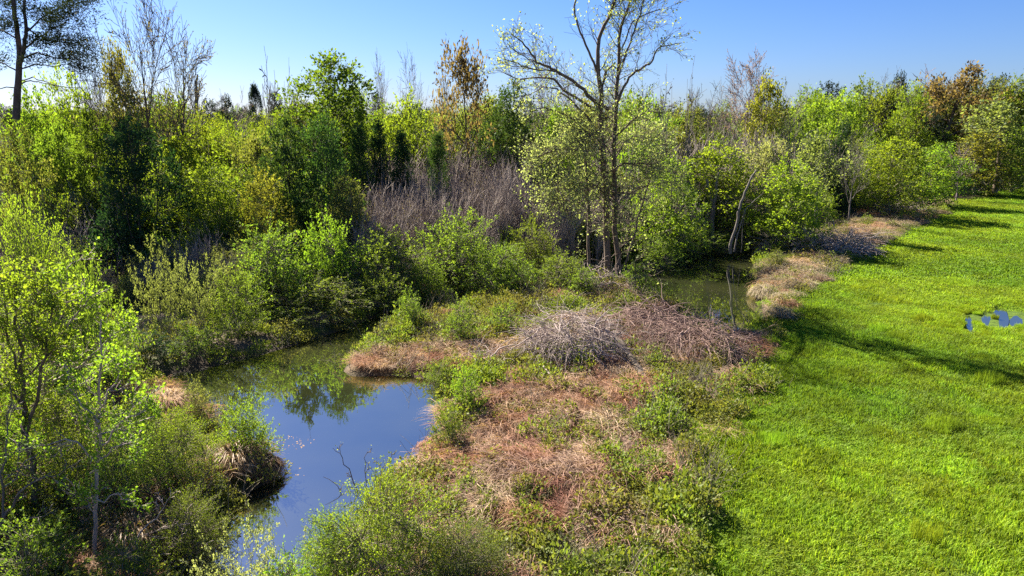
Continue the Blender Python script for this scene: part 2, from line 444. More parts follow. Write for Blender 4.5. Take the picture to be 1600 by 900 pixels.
def k_bare(name, seed, Ht=10., spread=32, n1=11, n2=7, n3=6, low=.25, trunk=.14, leaf=0.0, m=2, stems=1, trop=.10, lr=.42, wan=.10, minr=.014):
    rng = np.random.default_rng(seed); w = Wood(); fine = Wood(); tips = []
    prof = lambda t: 1.25 - .7 * t
    spec = [S(n1, lr, spread, low, 1., .06, .04, 8, 6, .5, .12, prof), S(n2, .5, 34, .2, 1., wan, trop, 5, 4, .5, .25), S(n3, .5, 34, .15, 1., .13, .08, 3, 3, .55, .35), S(1, 1, 30, 0, 1, .1, .05, 2, 3, .6, .4)]
    for i in range(stems):
        d = np.array([0, 0, 1.]) if stems == 1 else nrm(np.array([math.cos(2.1 * i + seed) * .22, math.sin(2.1 * i + seed) * .22, 1]))
        grow(rng, w, tips, (0, 0, -.2), d + rng.normal(0, .04, 3), Ht * .96 * rng.uniform(.88, 1), trunk * (1 if stems == 1 else .75), 0, spec, fine, minr)
    if leaf:
        v, t = tip_leaves(rng, tips, m, leaf, leaf * .5, lo=.4)
    else:
        v, t = np.zeros((0, 3)), None
    fv = np.concatenate(fine.v); fq = np.concatenate(fine.q)
    me = make_mesh('crown', np.concatenate([v, fv]), fq + len(v), t)
    me['split'] = len(fq)
    mi = np.zeros(len(me.polygons), np.int32); mi[:len(fq)] = 1     # twigs carry the bark, buds the leaf colour
    me.materials.append(None); me.materials.append(None)
    me.polygons.foreach_set("material_index", mi)
    kind(name, w.mesh('trunk'), me)
def k_cedar(name, seed, Ht=8., wid=.42, n=220, leaf=.15, m=70, lobes=9, flat=.40):
    """dense evergreen: many short side boughs clothed in small sprays"""
    rng = np.random.default_rng(seed); w = Wood()
    w.tube(path(rng, (0, 0, -.2), (0, 0, 1), Ht * .95, 6, .03, .05), np.linspace(.16, .02, 7), 6)
    P_, A_ = [], []
    lob = rng.uniform(0, 6.28, lobes); lz = rng.uniform(.15, .9, lobes)
    for i in range(n):
        z = rng.uniform(.05, 1.0) ** .85; a = rng.uniform(0, 6.28)
        env = (min(1, (z + .12) * 3.0) * (1 - z) ** flat) * .85 + .04
        bump = 1 + .28 * max(math.cos(a - l) * math.exp(-((z - q) / .13) ** 2) for l, q in zip(lob, lz)) - .10 * rng.uniform()
        rad = Ht * wid * env * bump
        rr = rad * rng.uniform(.55, 1.0)
        c = np.array([math.cos(a) * rr, math.sin(a) * rr, z * Ht * .96])
        s0 = np.array([0, 0, max(.2, z * Ht * .96 - rr * .5)])
        w.tube(np.array([s0, (s0 + c) / 2 + [0, 0, .03 * Ht], c]), [.02, .014, .006], 3)
        k = m
        o = rng.normal(0, 1, (k, 3)) * np.array([.26, .26, .20]) * Ht / 8
        P_.append(c + o); A_.append(nrm(o) * .6 + np.array([math.cos(a) * .5, math.sin(a) * .5, .55]) + rng.normal(0, .35, (k, 3)))
    v, t = leaf_arrays(np.concatenate(P_), np.concatenate(A_), leaf * rng.uniform(.6, 1.3, n * m), rng, .5)
    kind(name, w.mesh('trunk'), make_mesh('crown', v, None, t))
def k_wands(name, seed, Ht=4., stems=17, n1=5, n2=3, leaf=0.0, m=1):
    """thicket of upright bare stems"""
    rng = np.random.default_rng(seed); w = Wood(); fine = Wood(); tips = []
    spec = [S(n1, .34, 22, .3, .98, .05, .05, 5, 4, .6, .2), S(n2, .5, 24, .2, 1., .08, .06, 3, 3, .6, .4), S(1, 1, 20, 0, 1, .08, .05, 2, 3, .6, .4)]
    for i in range(stems):
        grow(rng, w, tips, (rng.normal(0, .55), rng.normal(0, .55), -.1), np.array([rng.normal(0, .16), rng.normal(0, .16), 1]), Ht * rng.uniform(.6, 1.1), .028, 0, spec, None, .012)
    if leaf: v, t = tip_leaves(rng, tips, m, leaf, .05)
    else: v, t = np.zeros((0, 3)), None
    kind(name, w.mesh('trunk'), make_mesh('crown', v, None, t))

for i in range(3): k_lobed('broadleaf%d' % i, 10 + i, 9., 6.6, 13 + 2 * i, .14, 600, .20, 17, .8, .16, lr=(.17, .29), jit=.14, tapering=.12)
for i in range(2): k_broadleaf('slender%d' % i, 20 + i, 9., leaf=.18, m=11, spread=42, low=.3, n1=13)
k_broadleaf('oak0', 31, 11., leaf=.24, m=10, spread=72, low=.35, trunk=.3, n1=14, n2=7, n3=5, trop=.02)
k_broadleaf('vase0', 34, 11., leaf=.22, m=8, spread=42, low=.45, trunk=.2, n1=11, n2=7, n3=5)
for i in range(4): k_lobed('shrub%d' % i, 40 + i, 3.6, 4.8, 8 + i, 0, 480, .12, 20, .75, .03, stems=9, lr=(.2, .32), jit=.05, wide=.5, outw=.8)
for i in range(2): k_lobed('twiggy%d' % i, 46 + i, 3.2, 4.2, 12 + i, 0, 900, .062, 24, .7, .028, stems=12, lr=(.16, .28), jit=.05, wide=.55, outw=.9)
for i in range(2): k_lobed('bush%d' % i, 50 + i, 1.9, 2.1, 6 + i, 0, 240, .075, 20, .42, .018, stems=7, lr=(.2, .34), jit=.03, wide=.5)
k_lobed('dome0', 180, 7.5, 6.2, 15, 0, 760, .15, 24, .45, .05, stems=6, lr=(.17, .27), jit=.10)
k_lobed('dome1', 181, 7.5, 5.2, 13, 0, 640, .15, 24, .45, .05, stems=6, lr=(.17, .27), jit=.10, tapering=.3)
for i in range(2): k_lobed('tall%d' % i, 182 + i, 15., 7.5, 12, .5, 520, .26, 15, .9, .26, lr=(.14, .24), jit=.16)
for i in range(2): k_shrub('loose%d' % i, 60 + i, 3.4, 13, 8, 3, leaf=.095, m=18, tilt=40, droop=-.01)
for i in range(3): k_bare('bare%d' % i, 70 + i, 10., 30 + 6 * i, leaf=.10, m=1)
k_bare('round0', 75, 15., 42, 14, 8, 6, .42, .22, leaf=.14, m=3, lr=.33, minr=.02)
k_bare('double0', 76, 13., 48, 11, 8, 7, .32, .34, leaf=.14, m=2, stems=2, minr=.016, lr=.46)
k_bare('dead0', 78, 8., 38, 7, 4, 3, .4, .3, leaf=0, wan=.2, minr=.04)
for i in range(3): k_lobed('cedar%d' % i, 80 + i, 8., 5.2 + .4 * i, 15, .04, 620, .16, 22, .45, .16, lr=(.20, .30), jit=.10, tapering=.45)
k_cedar('spire0', 85, 7., .26, 150, .14, 70, 5, .55)
k_cedar('ball0', 86, 5., .62, 150, .16, 60, 10, .45)
for i in range(3): k_wands('wands%d' % i, 90 + i)
for i in range(2): k_wands('budwands%d' % i, 95 + i, 4., 22, 5, 3, leaf=.09, m=3)

def mesh_data(me):
    n = len(me.vertices); c = np.empty(n * 3, np.float32); me.vertices.foreach_get("co", c)
    ls = np.empty(len(me.polygons), np.int32); me.polygons.foreach_get("loop_start", ls)
    lt = np.empty(len(me.polygons), np.int32); me.polygons.foreach_get("loop_total", lt)
    vi = np.empty(len(me.loops), np.int32); me.loops.foreach_get("vertex_index", vi)
    q = ls[lt == 4]; t = ls[lt == 3]
    return c.reshape(-1, 3), vi[q[:, None] + np.arange(4)] if len(q) else np.zeros((0, 4), np.int32), vi[t[:, None] + np.arange(3)] if len(t) else np.zeros((0, 3), np.int32)

RND = random.Random(5)
def setmat(o, i, m):
    s = o.material_slots[i]; s.link = 'OBJECT'; s.material = m
def plant(kd, x, y, h, w, leaf, bark, name, cat, label, group=None, rz=None, sink=0.0, lean=None):
    tm, cm, kh, kw = KIND[kd]
    if len(tm.materials) == 0: tm.materials.append(None)
    if len(cm.materials) == 0: cm.materials.append(None)
    e = empty(name, (x, y, h1(x, y) - sink), RND.uniform(0, 6.28) if rz is None else rz, (w / kw, w / kw, h / kh))
    if lean: e.rotation_euler = (lean[0], lean[1], e.rotation_euler[2])
    tag(e, label, cat, group)
    o = link('trunk', tm, None, e); setmat(o, 0, MATS['bark_' + bark])
    if len(cm.polygons):
        o = link('crown', cm, None, e)
        setmat(o, 0, MATS['leaves_' + (leaf or 'bud')])
        if len(cm.materials) > 1: setmat(o, 1, MATS['bark_' + bark])
    return e
def at_sky(kd, px, top, Y, wpx, leaf, bark, name, cat, label, group=None, **k):
    """a plant whose foot is hidden: crown centre px, top at pixel row top, forward distance Y, crown width wpx"""
    q = Q(px, top, Y); x = Q(px, top + 40, Y)[0]
    if kd[:5] in ('broad', 'tall0', 'tall1', 'slend'): wpx *= 1.45          # crowns spread wider than the gap they show in
    elif kd[:4] == 'dome': wpx *= 1.2
    h = q[2] - h1(x, Y)
    return plant(kd, x, Y, h, wpx * mpp(px, top, Y), leaf, bark, name, cat, label, group, **k)
def at_foot(kd, px, base, top, wpx, leaf, bark, name, cat, label, group=None, z=0., **k):
    """a plant whose foot is in view at pixel (px, base)"""
    g = P(px, base, z); q = Q(px, top, g[1])
    return plant(kd, g[0], g[1], q[2] - h1(*g), wpx * mpp(px, (base + top) / 2, g[1]), leaf, bark, name, cat, label, group, **k)

# ------------------------------------------------------------------ scattering (one object, geometry-node instances of its own patches)
def scatter(name, protos, mats, pts, rot, scl, pick, label=None):
    """protos: list of (verts, quads, tris, material index)"""
    V, QD, TR, var, mq, mt, n = [], [], [], [], [], [], 0
    for k, parts in enumerate(protos):
        for (v, q, t, mi) in parts:
            V.append(v); var.append(np.full(len(v), k, np.int32))
            if q is not None and len(q): QD.append(np.asarray(q) + n); mq.append(np.full(len(q), mi, np.int32))
            if t is not None and len(t): TR.append(np.asarray(t) + n); mt.append(np.full(len(t), mi, np.int32))
            n += len(v)
    npts = len(pts)
    me = make_mesh(name, np.concatenate(V + [pts]), np.concatenate(QD) if QD else None, np.concatenate(TR) if TR else None)
    me.polygons.foreach_set("material_index", np.concatenate(mq + mt))
    for m in mats: me.materials.append(m)
    def at(nm, ty, key, arr):
        a = me.attributes.new(nm, ty, 'POINT'); a.data.foreach_set(key, np.ascontiguousarray(arr).ravel())
    at('isplace', 'BOOLEAN', 'value', np.r_[np.zeros(n, bool), np.ones(npts, bool)])
    at('variant', 'INT', 'value', np.r_[np.concatenate(var), np.full(npts, -1, np.int32)].astype(np.int32))
    at('pick', 'INT', 'value', np.r_[np.zeros(n, np.int32), pick].astype(np.int32))
    at('turn', 'FLOAT_VECTOR', 'vector', np.concatenate([np.zeros((n, 3)), rot]).astype(np.float32))
    at('size', 'FLOAT_VECTOR', 'vector', np.concatenate([np.ones((n, 3)), scl]).astype(np.float32))
    o = link(name, me)
    ng = bpy.data.node_groups.new(name, 'GeometryNodeTree')
    ng.interface.new_socket('Geometry', in_out='INPUT', socket_type='NodeSocketGeometry')
    ng.interface.new_socket('Geometry', in_out='OUTPUT', socket_type='NodeSocketGeometry')
    N, L = ng.nodes, ng.links
    gi, go = N.new('NodeGroupInput'), N.new('NodeGroupOutput')
    def na(nm, ty):
        a = N.new('GeometryNodeInputNamedAttribute'); a.data_type = ty; a.inputs[0].default_value = nm; return a.outputs[0]
    sep = N.new('GeometryNodeSeparateGeometry'); sep.domain = 'POINT'
    L.new(gi.outputs[0], sep.inputs[0]); L.new(na('isplace', 'BOOLEAN'), sep.inputs[1])
    g2i = N.new('GeometryNodeGeometryToInstance')
    for k in reversed(range(len(protos))):       # the socket lists its links last first
        cmp_ = N.new('FunctionNodeCompare'); cmp_.data_type = 'INT'; cmp_.operation = 'EQUAL'
        ii = [s for s in cmp_.inputs if s.type == 'INT']
        L.new(na('variant', 'INT'), ii[0]); ii[1].default_value = k
        s2 = N.new('GeometryNodeSeparateGeometry'); s2.domain = 'POINT'
        L.new(sep.outputs[1], s2.inputs[0]); L.new(cmp_.outputs[0], s2.inputs[1])
        L.new(s2.outputs[0], g2i.inputs[0])
    iop = N.new('GeometryNodeInstanceOnPoints')
    L.new(sep.outputs[0], iop.inputs['Points']); L.new(g2i.outputs[0], iop.inputs['Instance'])
    iop.inputs['Pick Instance'].default_value = True
    L.new(na('pick', 'INT'), iop.inputs['Instance Index'])
    e2r = N.new('FunctionNodeEulerToRotation'); L.new(na('turn', 'FLOAT_VECTOR'), e2r.inputs[0]); L.new(e2r.outputs[0], iop.inputs['Rotation'])
    L.new(na('size', 'FLOAT_VECTOR'), iop.inputs['Scale'])
    L.new(iop.outputs[0], go.inputs[0])
    md = o.modifiers.new('scatter', 'NODES'); md.node_group = ng
    tag(o, label, None, None, 'stuff')
    return o
def rand_pts(rng, n, x0, x1, y0, y1): return rng.uniform(x0, x1, n), rng.uniform(y0, y1, n)
def in_view(x, y, z=0.0, marg=180):
    d = y * CP - (z - H) * SP
    u = 800 + F * x / d; v = 450 - F * ((z - H) * CP + y * SP) / d
    return (d > 1) & (u > -marg) & (u < 1600 + marg) & (v < 900 + 2 * marg)

# ------------------------------------------------------------------ ground, water, puddles
DRY = [(850, 640, 4.2, 2.3), (740, 700, 2.4, 1.6), (850, 730, 2.0, 1.3), (650, 560, 3.2, 1.3), (770, 545, 2.6, 1.4), (950, 590, 3.4, 2.2), (1060, 535, 4.2, 3.4), (690, 735, 1.2, .9), (880, 800, .8, .6),
       (985, 780, .8, .5), (1215, 440, 2.2, 6), (1290, 395, 4.5, 6), (1400, 345, 6, 10), (1130, 500, 2.5, 3), (250, 625, 2.2, 1.2), (390, 720, 1.5, .8), (230, 780, 1.2, .7), (960, 520, 5, 3), (1200, 480, 1.8, 3), (1250, 430, 3, 5), (1350, 370, 5, 8), (1480, 315, 9, 13), (1560, 290, 10, 14)]
DRYW = [(*P(a, b), c, d) for a, b, c, d in DRY]
def dryness(x, y):
    v = np.zeros(np.shape(x))
    for cx, cy_, rx, ry in DRYW: v = np.maximum(v, 1.25 - np.hypot((x - cx) / rx, (y - cy_) / ry))
    return np.clip(sstep(.2, .78, v + (fbm(x * .55, y * .55, 21) - .5) * 1.1), 0, 1)
def axis(a, b, step, lo, hi, g=1.22):
    m = list(np.arange(a, b + 1e-6, step)); s, q = step, b
    while q < hi: s *= g; q += s; m.append(q)
    s, q = step, a
    while q > lo: s *= g; q -= s; m.insert(0, q)
    return np.array(m)
xs, ys = axis(-26, 30, .28, -2500, 2500), axis(6, 62, .28, -80, 3000)
X, Y = np.meshgrid(xs, ys); X, Y = X.ravel(), Y.ravel()
near = (np.abs(X) < 160) & (Y < 220)
dw = np.full(X.shape, 99.); dw[near] = dwater(X[near], Y[near])
df = sdpoly(X, Y, FIELD)
Z = hgt(X, Y, dw, df)
nx, ny = len(xs), len(ys)
i = (np.arange(ny - 1)[:, None] * nx + np.arange(nx - 1)[None]).ravel()
gmesh = make_mesh('ground', np.stack([X, Y, Z], 1), np.stack([i, i + 1, i + nx + 1, i + nx], 1))
wob = (fbm(X * .8, Y * .8, 31) - .5) * 1.6
for nm, arr in (('field', sstep(.35, -.35, df + wob)), ('dry', dryness(X, Y) * (near)), ('mud', (1 - sstep(.15, .75, dw + wob * .3)) * near)):
    a = gmesh.attributes.new(nm, 'FLOAT', 'POINT'); a.data.foreach_set('value', arr.astype(np.float32))
tag(link('ground', gmesh, gm, None, True), kind='structure')
def sheet(name, ring, z, mat):
    c = np.mean(ring, 0)
    me = bpy.data.meshes.new(name)
    me.from_pydata([(p[0], p[1], z) for p in ring], [], [list(range(len(ring)))]); me.update()
    return link(name, me, mat)
def grown(ring, r): # widen a shore ring so that the sheet runs in under its banks
    ring = np.array(ring); n = len(ring); t = np.roll(ring, -1, 0) - np.roll(ring, 1, 0)
    nn = nrm(np.stack([t[:, 1], -t[:, 0]], 1)); a = np.sum(ring[:, 0] * np.roll(ring[:, 1], -1) - ring[:, 1] * np.roll(ring[:, 0], -1))
    return ring + nn * r * (1 if a > 0 else -1)
wv = [P(-900, 1100), P(2600, 1100)]
me = bpy.data.meshes.new('water')      # one level sheet: the banks rise out of it everywhere else
bx = np.array(POOL + POND); x0, y0 = bx.min(0) - 1; x1, y1 = bx.max(0) + 1
me.from_pydata([(x0, y0, WL), (x1, y0, WL), (x1, y1, WL), (x0, y1, WL)], [], [(0, 1, 2, 3)]); me.update()
tag(link('water', me, wm), kind='structure')
for p in PUDDLES:
    c = np.mean(p, 0)
    p = [c + (q - c) * 1.15 for q in p]
    tag(sheet('puddle', p, h1(*c) + .035, wm), kind='structure')

# ------------------------------------------------------------------ field grass
def grass_patch(seed, n, size, hmin, hmax, wd, lean=.35):
    rng = np.random.default_rng(seed)
    p = np.stack([rng.uniform(-size, size, n), rng.uniform(-size, size, n), np.zeros(n)], 1)
    cl = vnoise(p[:, 0] * 5 / size + 9, p[:, 1] * 5 / size + 9, seed)
    h = rng.uniform(hmin, hmax, n) * (.55 + .9 * cl)
    a = rng.uniform(0, 6.28, n); d = np.stack([np.cos(a), np.sin(a), np.zeros(n)], 1)
    ln_ = rng.uniform(.1, 1, n)[:, None] * lean * 1.6
    up = np.array([0, 0, 1.])
    m = p + (d * ln_ * .35 + up) * h[:, None] * .6
    t = p + (d * ln_ * 1.3 + up * .85) * h[:, None]
    s = np.stack([-d[:, 1], d[:, 0], np.zeros(n)], 1) * wd * rng.uniform(.7, 1.3, n)[:, None]
    v = np.stack([p - s * .7, p + s * .7, m + s, m - s, t], 1).reshape(-1, 3)
    i = 5 * np.arange(n)[:, None]
    return v, i + [0, 1, 2, 3], i + [3, 2, 4]
rng = np.random.default_rng(1)
protos = [[(*grass_patch(200 + k, 1000, .75, .07, .2, .008), 0)] for k in range(4)] + [[(*grass_patch(210 + k, 1500, 1.9, .08, .2, .02), 0)] for k in range(3)]
def field_ok(x, y, m=.15):
    w = (fbm(x * .8, y * .8, 31) - .5) * 1.6
    return (sdpoly(x, y, FIELD) + w < m)
gx, gy = np.meshgrid(np.arange(2, 34, .74), np.arange(11, 42, .74)); gx, gy = gx.ravel(), gy.ravel()
gx = gx + rng.uniform(-.35, .35, len(gx)); gy = gy + rng.uniform(-.35, .35, len(gy))
k = field_ok(gx, gy) & in_view(gx, gy) & (dpuddle(gx, gy) > .8) & (rng.uniform(size=len(gx)) < sstep(.22, .42, fbm(gx * .9, gy * .9, 88))); gx, gy = gx[k], gy[k]
hx, hy = rand_pts(rng, 2600, 9, 26, 22, 40); dph = dpuddle(hx, hy); k = (dph < 1.1) & (dph > .16) & field_ok(hx, hy); hx, hy = hx[k], hy[k]
fx, fy = np.meshgrid(np.arange(5, 150, 2.2), np.arange(40, 190, 2.2)); fx, fy = fx.ravel(), fy.ravel()
fx = fx + rng.uniform(-1, 1, len(fx)); fy = fy + rng.uniform(-1, 1, len(fy))
k = field_ok(fx, fy) & in_view(fx, fy); fx, fy = fx[k], fy[k]
gx0 = len(gx); gx, gy = np.r_[gx, hx], np.r_[gy, hy]
ax_, ay_ = np.r_[gx, fx], np.r_[gy, fy]
n1, n2 = len(gx), len(fx)
sc = np.r_[.75 + .7 * fbm(gx * .5, gy * .5, 77) , 1.0 + .4 * rng.uniform(size=n2)]
sc[gx0:n1] = .22
zs = np.r_[.4 + 1.6 * fbm(gx * .8, gy * .8, 78) ** 1.6 * 1.2, .7 + .6 * fbm(fx * .1, fy * .1, 78)]
tl = rng.uniform(size=n1) < .03; tl[gx0:] = False; sc[:n1][tl] *= .45; zs[:n1][tl] *= 1.7
scatter('field_grass', protos, [MATS['grass_blades']], np.stack([ax_, ay_, hgt(ax_, ay_) - .01], 1), np.stack([np.zeros(n1 + n2), np.zeros(n1 + n2), rng.uniform(0, 6.28, n1 + n2)], 1),
        np.stack([sc, sc, zs], 1), np.r_[rng.integers(0, 4, n1), rng.integers(4, 7, n2)], 'bright green young grass covering the open field')

# ------------------------------------------------------------------ rough ground: matted dead grass and weeds
def mat_patch(seed, n=680, rad=.75, length=.75, wd=.005, comb=.95, rise=.35):
    rng = np.random.default_rng(seed)
    r = rad * np.sqrt(rng.uniform(size=n)); a = rng.uniform(0, 6.28, n)
    p = np.stack([np.cos(a) * r, np.sin(a) * r, rng.uniform(0, .16, n) * (1 - r / rad)], 1)
    az = rng.normal(0, comb, n) + np.where(rng.uniform(size=n) < .15, 3.1, 0); L = length * rng.uniform(.5, 1.2, n)[:, None]
    d = np.stack([np.cos(az), np.sin(az), np.zeros(n)], 1); up = np.array([0, 0, 1.])
    k = rng.uniform(.2, 1, n)[:, None] * rise
    m1 = p + d * L * .35 + up * L * k * .8
    m2 = p + d * L * .72 + up * L * k * .75
    t = p + d * L + up * L * k * .2
    s = np.stack([-d[:, 1], d[:, 0], rng.normal(0, .5, n)], 1) * wd
    v = np.stack([p - s, p + s, m1 + s, m1 - s, m2 + s, m2 - s, t], 1).reshape(-1, 3)
    i = 7 * np.arange(n)[:, None]
    return v, np.concatenate([i + [0, 1, 2, 3], i + [3, 2, 4, 5]]), i + [5, 4, 6]
def weed_patch(seed, n=170, rad=.5, hh=.35, leaf=.085):
    rng = np.random.default_rng(seed)
    r = rad * np.sqrt(rng.uniform(size=n)); a = rng.uniform(0, 6.28, n)
    z = hh * (1 - .7 * (r / rad) ** 2) * rng.uniform(.25, 1, n) * (.6 + .8 * vnoise(np.cos(a) * r * 6 + 5, np.sin(a) * r * 6 + 5, seed))
    p = np.stack([np.cos(a) * r, np.sin(a) * r, z], 1)
    v, t = leaf_arrays(p, np.stack([np.cos(a) * .5, np.sin(a) * .5, np.full(n, .5)], 1) + rng.normal(0, .5, (n, 3)), leaf * rng.uniform(.6, 1.4, n), rng, .55)
    return v, None, t
def stalk_patch(seed, n=26, hh=.9):
    rng = np.random.default_rng(seed); w = Wood()
    for _ in range(n):
        w.tube(path(rng, (rng.normal(0, .3), rng.normal(0, .3), 0), (rng.normal(0, .35), rng.normal(0, .35), 1), hh * rng.uniform(.4, 1.1), 3, .15, -.02), [.007, .006, .005, .004], 3)
    return np.concatenate(w.v), np.concatenate(w.q), None
rng = np.random.default_rng(2)
x, y = rand_pts(rng, 16000, -26, 48, 9, 78)
dwp, dfp, dfo = dwater(x, y), sdpoly(x, y, FIELD), sdpoly(x, y, FOREST)
wobp = (fbm(x * .8, y * .8, 31) - .5) * 1.6
rough = (dwp > .25 + 1.1 * fbm(x * .8, y * .8, 71)) & (dfp + wobp > -.25) & (dfo > -1.5) & in_view(x, y)
dr = dryness(x, y)
k = rough & (rng.uniform(size=len(x)) < .08 + .68 * dr)
px_, py_, dk = x[k], y[k], dr[k]
n = len(px_)
flow = 2.2 + 2.4 * (fbm(px_ * .25, py_ * .25, 50) - .5) * 2 + rng.normal(0, .35, n)
s = rng.uniform(.7, 1.25, n)
scatter('dead_grass', [[(*mat_patch(300 + q), 0)] for q in range(4)] + [[(*mat_patch(310 + q, 420, .55, .6, .006, 2.2, .6), 0)] for q in range(2)] + [[(*mat_patch(320, 450, .6, .55, .006, 1.5, .7), 1)]], [MATS['straw'], MATS['straw_pale']],
        np.stack([px_, py_, hgt(px_, py_)], 1), np.stack([rng.normal(0, .08, n), rng.normal(0, .08, n), flow], 1), np.stack([s, s, s * rng.uniform(.7, 1.5, n)], 1),
        np.where(px_ > 13, rng.choice([4, 5, 6, 6], n), rng.choice([0, 1, 2, 3, 0, 1, 2, 3, 4, 5], n)), 'matted pinkish brown dead grass over the rough bank')
x, y = rand_pts(rng, 26000, -26, 52, 9, 80)
dwp, dfp, dfo = dwater(x, y), sdpoly(x, y, FIELD), sdpoly(x, y, FOREST)
wobp = (fbm(x * .8, y * .8, 31) - .5) * 1.6
dr = dryness(x, y)
cl = fbm(x * .5, y * .5, 61)
k = (dwp > .15) & (dfp + wobp > -.5) & in_view(x, y) & (rng.uniform(size=len(x)) < np.maximum(np.where(dfo < -1, .25, 1.0) * (1 - .88 * dr) * sstep(.25, .6, cl + .12), np.where(dfo < -1, 0, .2)))
px_, py_ = x[k], y[k]; n = len(px_)
s = rng.uniform(.6, 1.2, n) * (.7 + .9 * fbm(px_ * .7, py_ * .7, 66))
pk = rng.choice([0, 1, 2, 3, 0, 1, 2, 3, 0, 1, 2, 3, 4, 5], n)
scatter('weeds', [[(*weed_patch(400 + q, 170 + 40 * q, .5, .28 + .1 * q), 0)] for q in range(4)] + [[(*stalk_patch(410 + q), 1)] for q in range(2)], [MATS['weed_leaves'], MATS['bark_dun']],
        np.stack([px_, py_, hgt(px_, py_)], 1), np.stack([rng.normal(0, .1, n), rng.normal(0, .1, n), rng.uniform(0, 6.28, n)], 1), np.stack([s, s, s * rng.uniform(.6, 1.4, n)], 1), pk, 'low leafy weeds growing over the rough ground')

# ------------------------------------------------------------------ undergrowth and thicket that fill the wood (nobody could count them)
def pk_parts(kd, mt, mc):
    tm, cm, h, w = KIND[kd]
    a = mesh_data(tm); r = [(*a, mt)]
    if len(cm.polygons): r.append((*mesh_data(cm), mc))
    return r
def canopy_top(y): return np.interp(y, [34, 40, 48, 60, 75, 95, 130], [2.6, 3.6, 5.2, 7.2, 8.6, 9.6, 10.2])
rng = np.random.default_rng(3)
def fill(name, kinds, mats, n, y0, y1, label, cond, hs, ws, seed):
    rng = np.random.default_rng(seed)
    y = y0 + (y1 - y0) * rng.uniform(size=n) ** 1.2
    x = rng.uniform(-1, 1, n) * (y * .85 + 8)
    k = (sdpoly(x, y, FOREST) < -2.0) & (dwater(x, y) > 1.0) & in_view(x, y) & cond(x, y, rng)
    x, y = x[k], y[k]; n = len(x)
    pick = rng.integers(0, len(kinds), n)
    kh = np.array([KIND[q][2] for q in kinds])[pick]; kw = np.array([KIND[q][3] for q in kinds])[pick]
    dfe = -sdpoly(x, y, FOREST)
    pxx = px_of(x, y, 3.)
    h = canopy_top(y) * rng.uniform(*hs, n) * np.where((pxx > 120) & (pxx < 290) & (y < 45), .7, 1) * np.where((pxx > 400) & (pxx < 545) & (y < 47), .7, 1) * np.clip(.35 + dfe / 9, .35, 1)
    w = h * rng.uniform(*ws, n)
    return scatter(name, [pk_parts(q, 0, 1) for q in kinds], mats, np.stack([x, y, hgt(x, y) - .1], 1), np.stack([rng.normal(0, .05, n), rng.normal(0, .05, n), rng.uniform(0, 6.28, n)], 1), np.stack([w / kw, w / kw, h / kh], 1), pick, label)
def px_of(x, y, z=6.): return 800 + F * x / (y * CP - (z - H) * SP)
grey = lambda x, y: ((px_of(x, y) > 540) & (px_of(x, y) < 900) & (y > 39) & (y < 62)) | ((px_of(x, y) > 1040) & (px_of(x, y) < 1260) & (y > 56) & (y < 76)) | ((px_of(x, y) < 70) & (y > 36) & (y < 52))
fill('undergrowth', ['shrub0', 'shrub1', 'broadleaf0'], [MATS['bark_dun'], MATS['leaves_olive']], 380, 36, 110, 'yellowish green scrub filling the wood', lambda x, y, r: ~grey(x, y), (.45, .98), (.85, 1.25), 11)
fill('undergrowth', ['shrub2', 'shrub3', 'broadleaf1'], [MATS['bark_brown'], MATS['leaves_bright']], 430, 36, 120, 'fresh green scrub filling the wood', lambda x, y, r: ~grey(x, y) | (r.uniform(size=len(x)) < .16), (.45, 1.), (.85, 1.25), 12)
fill('undergrowth', ['dome1', 'shrub1', 'broadleaf2'], [MATS['bark_brown'], MATS['leaves_mid']], 560, 34, 110, 'darker green scrub filling the wood', lambda x, y, r: ~grey(x, y), (.45, .9), (.85, 1.2), 13)
for q, (y0, y1, n) in enumerate([(35.5, 50, 240), (40, 62, 460)]):   # low rounded shrubs in front of the taller trees
    fill('undergrowth', ['shrub0', 'shrub2', 'shrub3'], [MATS['bark_dun'], MATS['leaves_' + ('sage', 'bright')[q]]], n, y0, y1, ('sage green low shrubs along the front of the wood', 'bright low shrubs between the trees of the wood')[q], lambda x, y, r: (~grey(x, y)) & (px_of(x, y, 3.) < 560), ((.7, 1.0), (.8, 1.2))[q], (.95, 1.35), 31 + q)
fill('thicket', ['wands0', 'wands1', 'wands2', 'budwands0'], [MATS['bark_twig'], MATS['leaves_bud']], 2600, 40, 76, 'grey leafless saplings standing in a dense thicket', lambda x, y, r: grey(x, y), (.55, 1.15), (.45, .7), 14)
fill('thicket', ['wands0', 'wands2', 'budwands1'], [MATS['bark_twig'], MATS['leaves_olive']], 1700, 36, 80, 'grey brushy saplings scattered through the wood', lambda x, y, r: ~grey(x, y), (.75, 1.15), (.45, .7), 15)
# far-off wood
rng = np.random.default_rng(16)
n = 900
y = rng.uniform(105, 330, n); x = rng.uniform(-1, 1, n) * (y * .85 + 10)
k = (sdpoly(x, y, FOREST) < -3) & (sdpoly(x, y, FIELD) > 3); x, y = x[k], y[k]; n = len(x)
kinds = ['broadleaf0', 'broadleaf1', 'cedar0', 'bare1', 'slender1', 'cedar1', 'broadleaf2']
pick = rng.choice(len(kinds), n, p=[.22, .2, .12, .12, .12, .1, .12])
kh = np.array([KIND[q][2] for q in kinds])[pick]; kw = np.array([KIND[q][3] for q in kinds])[pick]
rt = sstep(1150, 1500, px_of(x, y, 10.))
h = (9.3 + y * .008 + rt * (3.5 + y * .006)) * rng.uniform(.72, 1.28, n); w = rng.uniform(5, 9, n)
mi = {'broadleaf0': 1, 'broadleaf1': 2, 'cedar0': 3, 'cedar1': 3, 'bare1': 4, 'slender1': 5, 'broadleaf2': 6}
pr = []
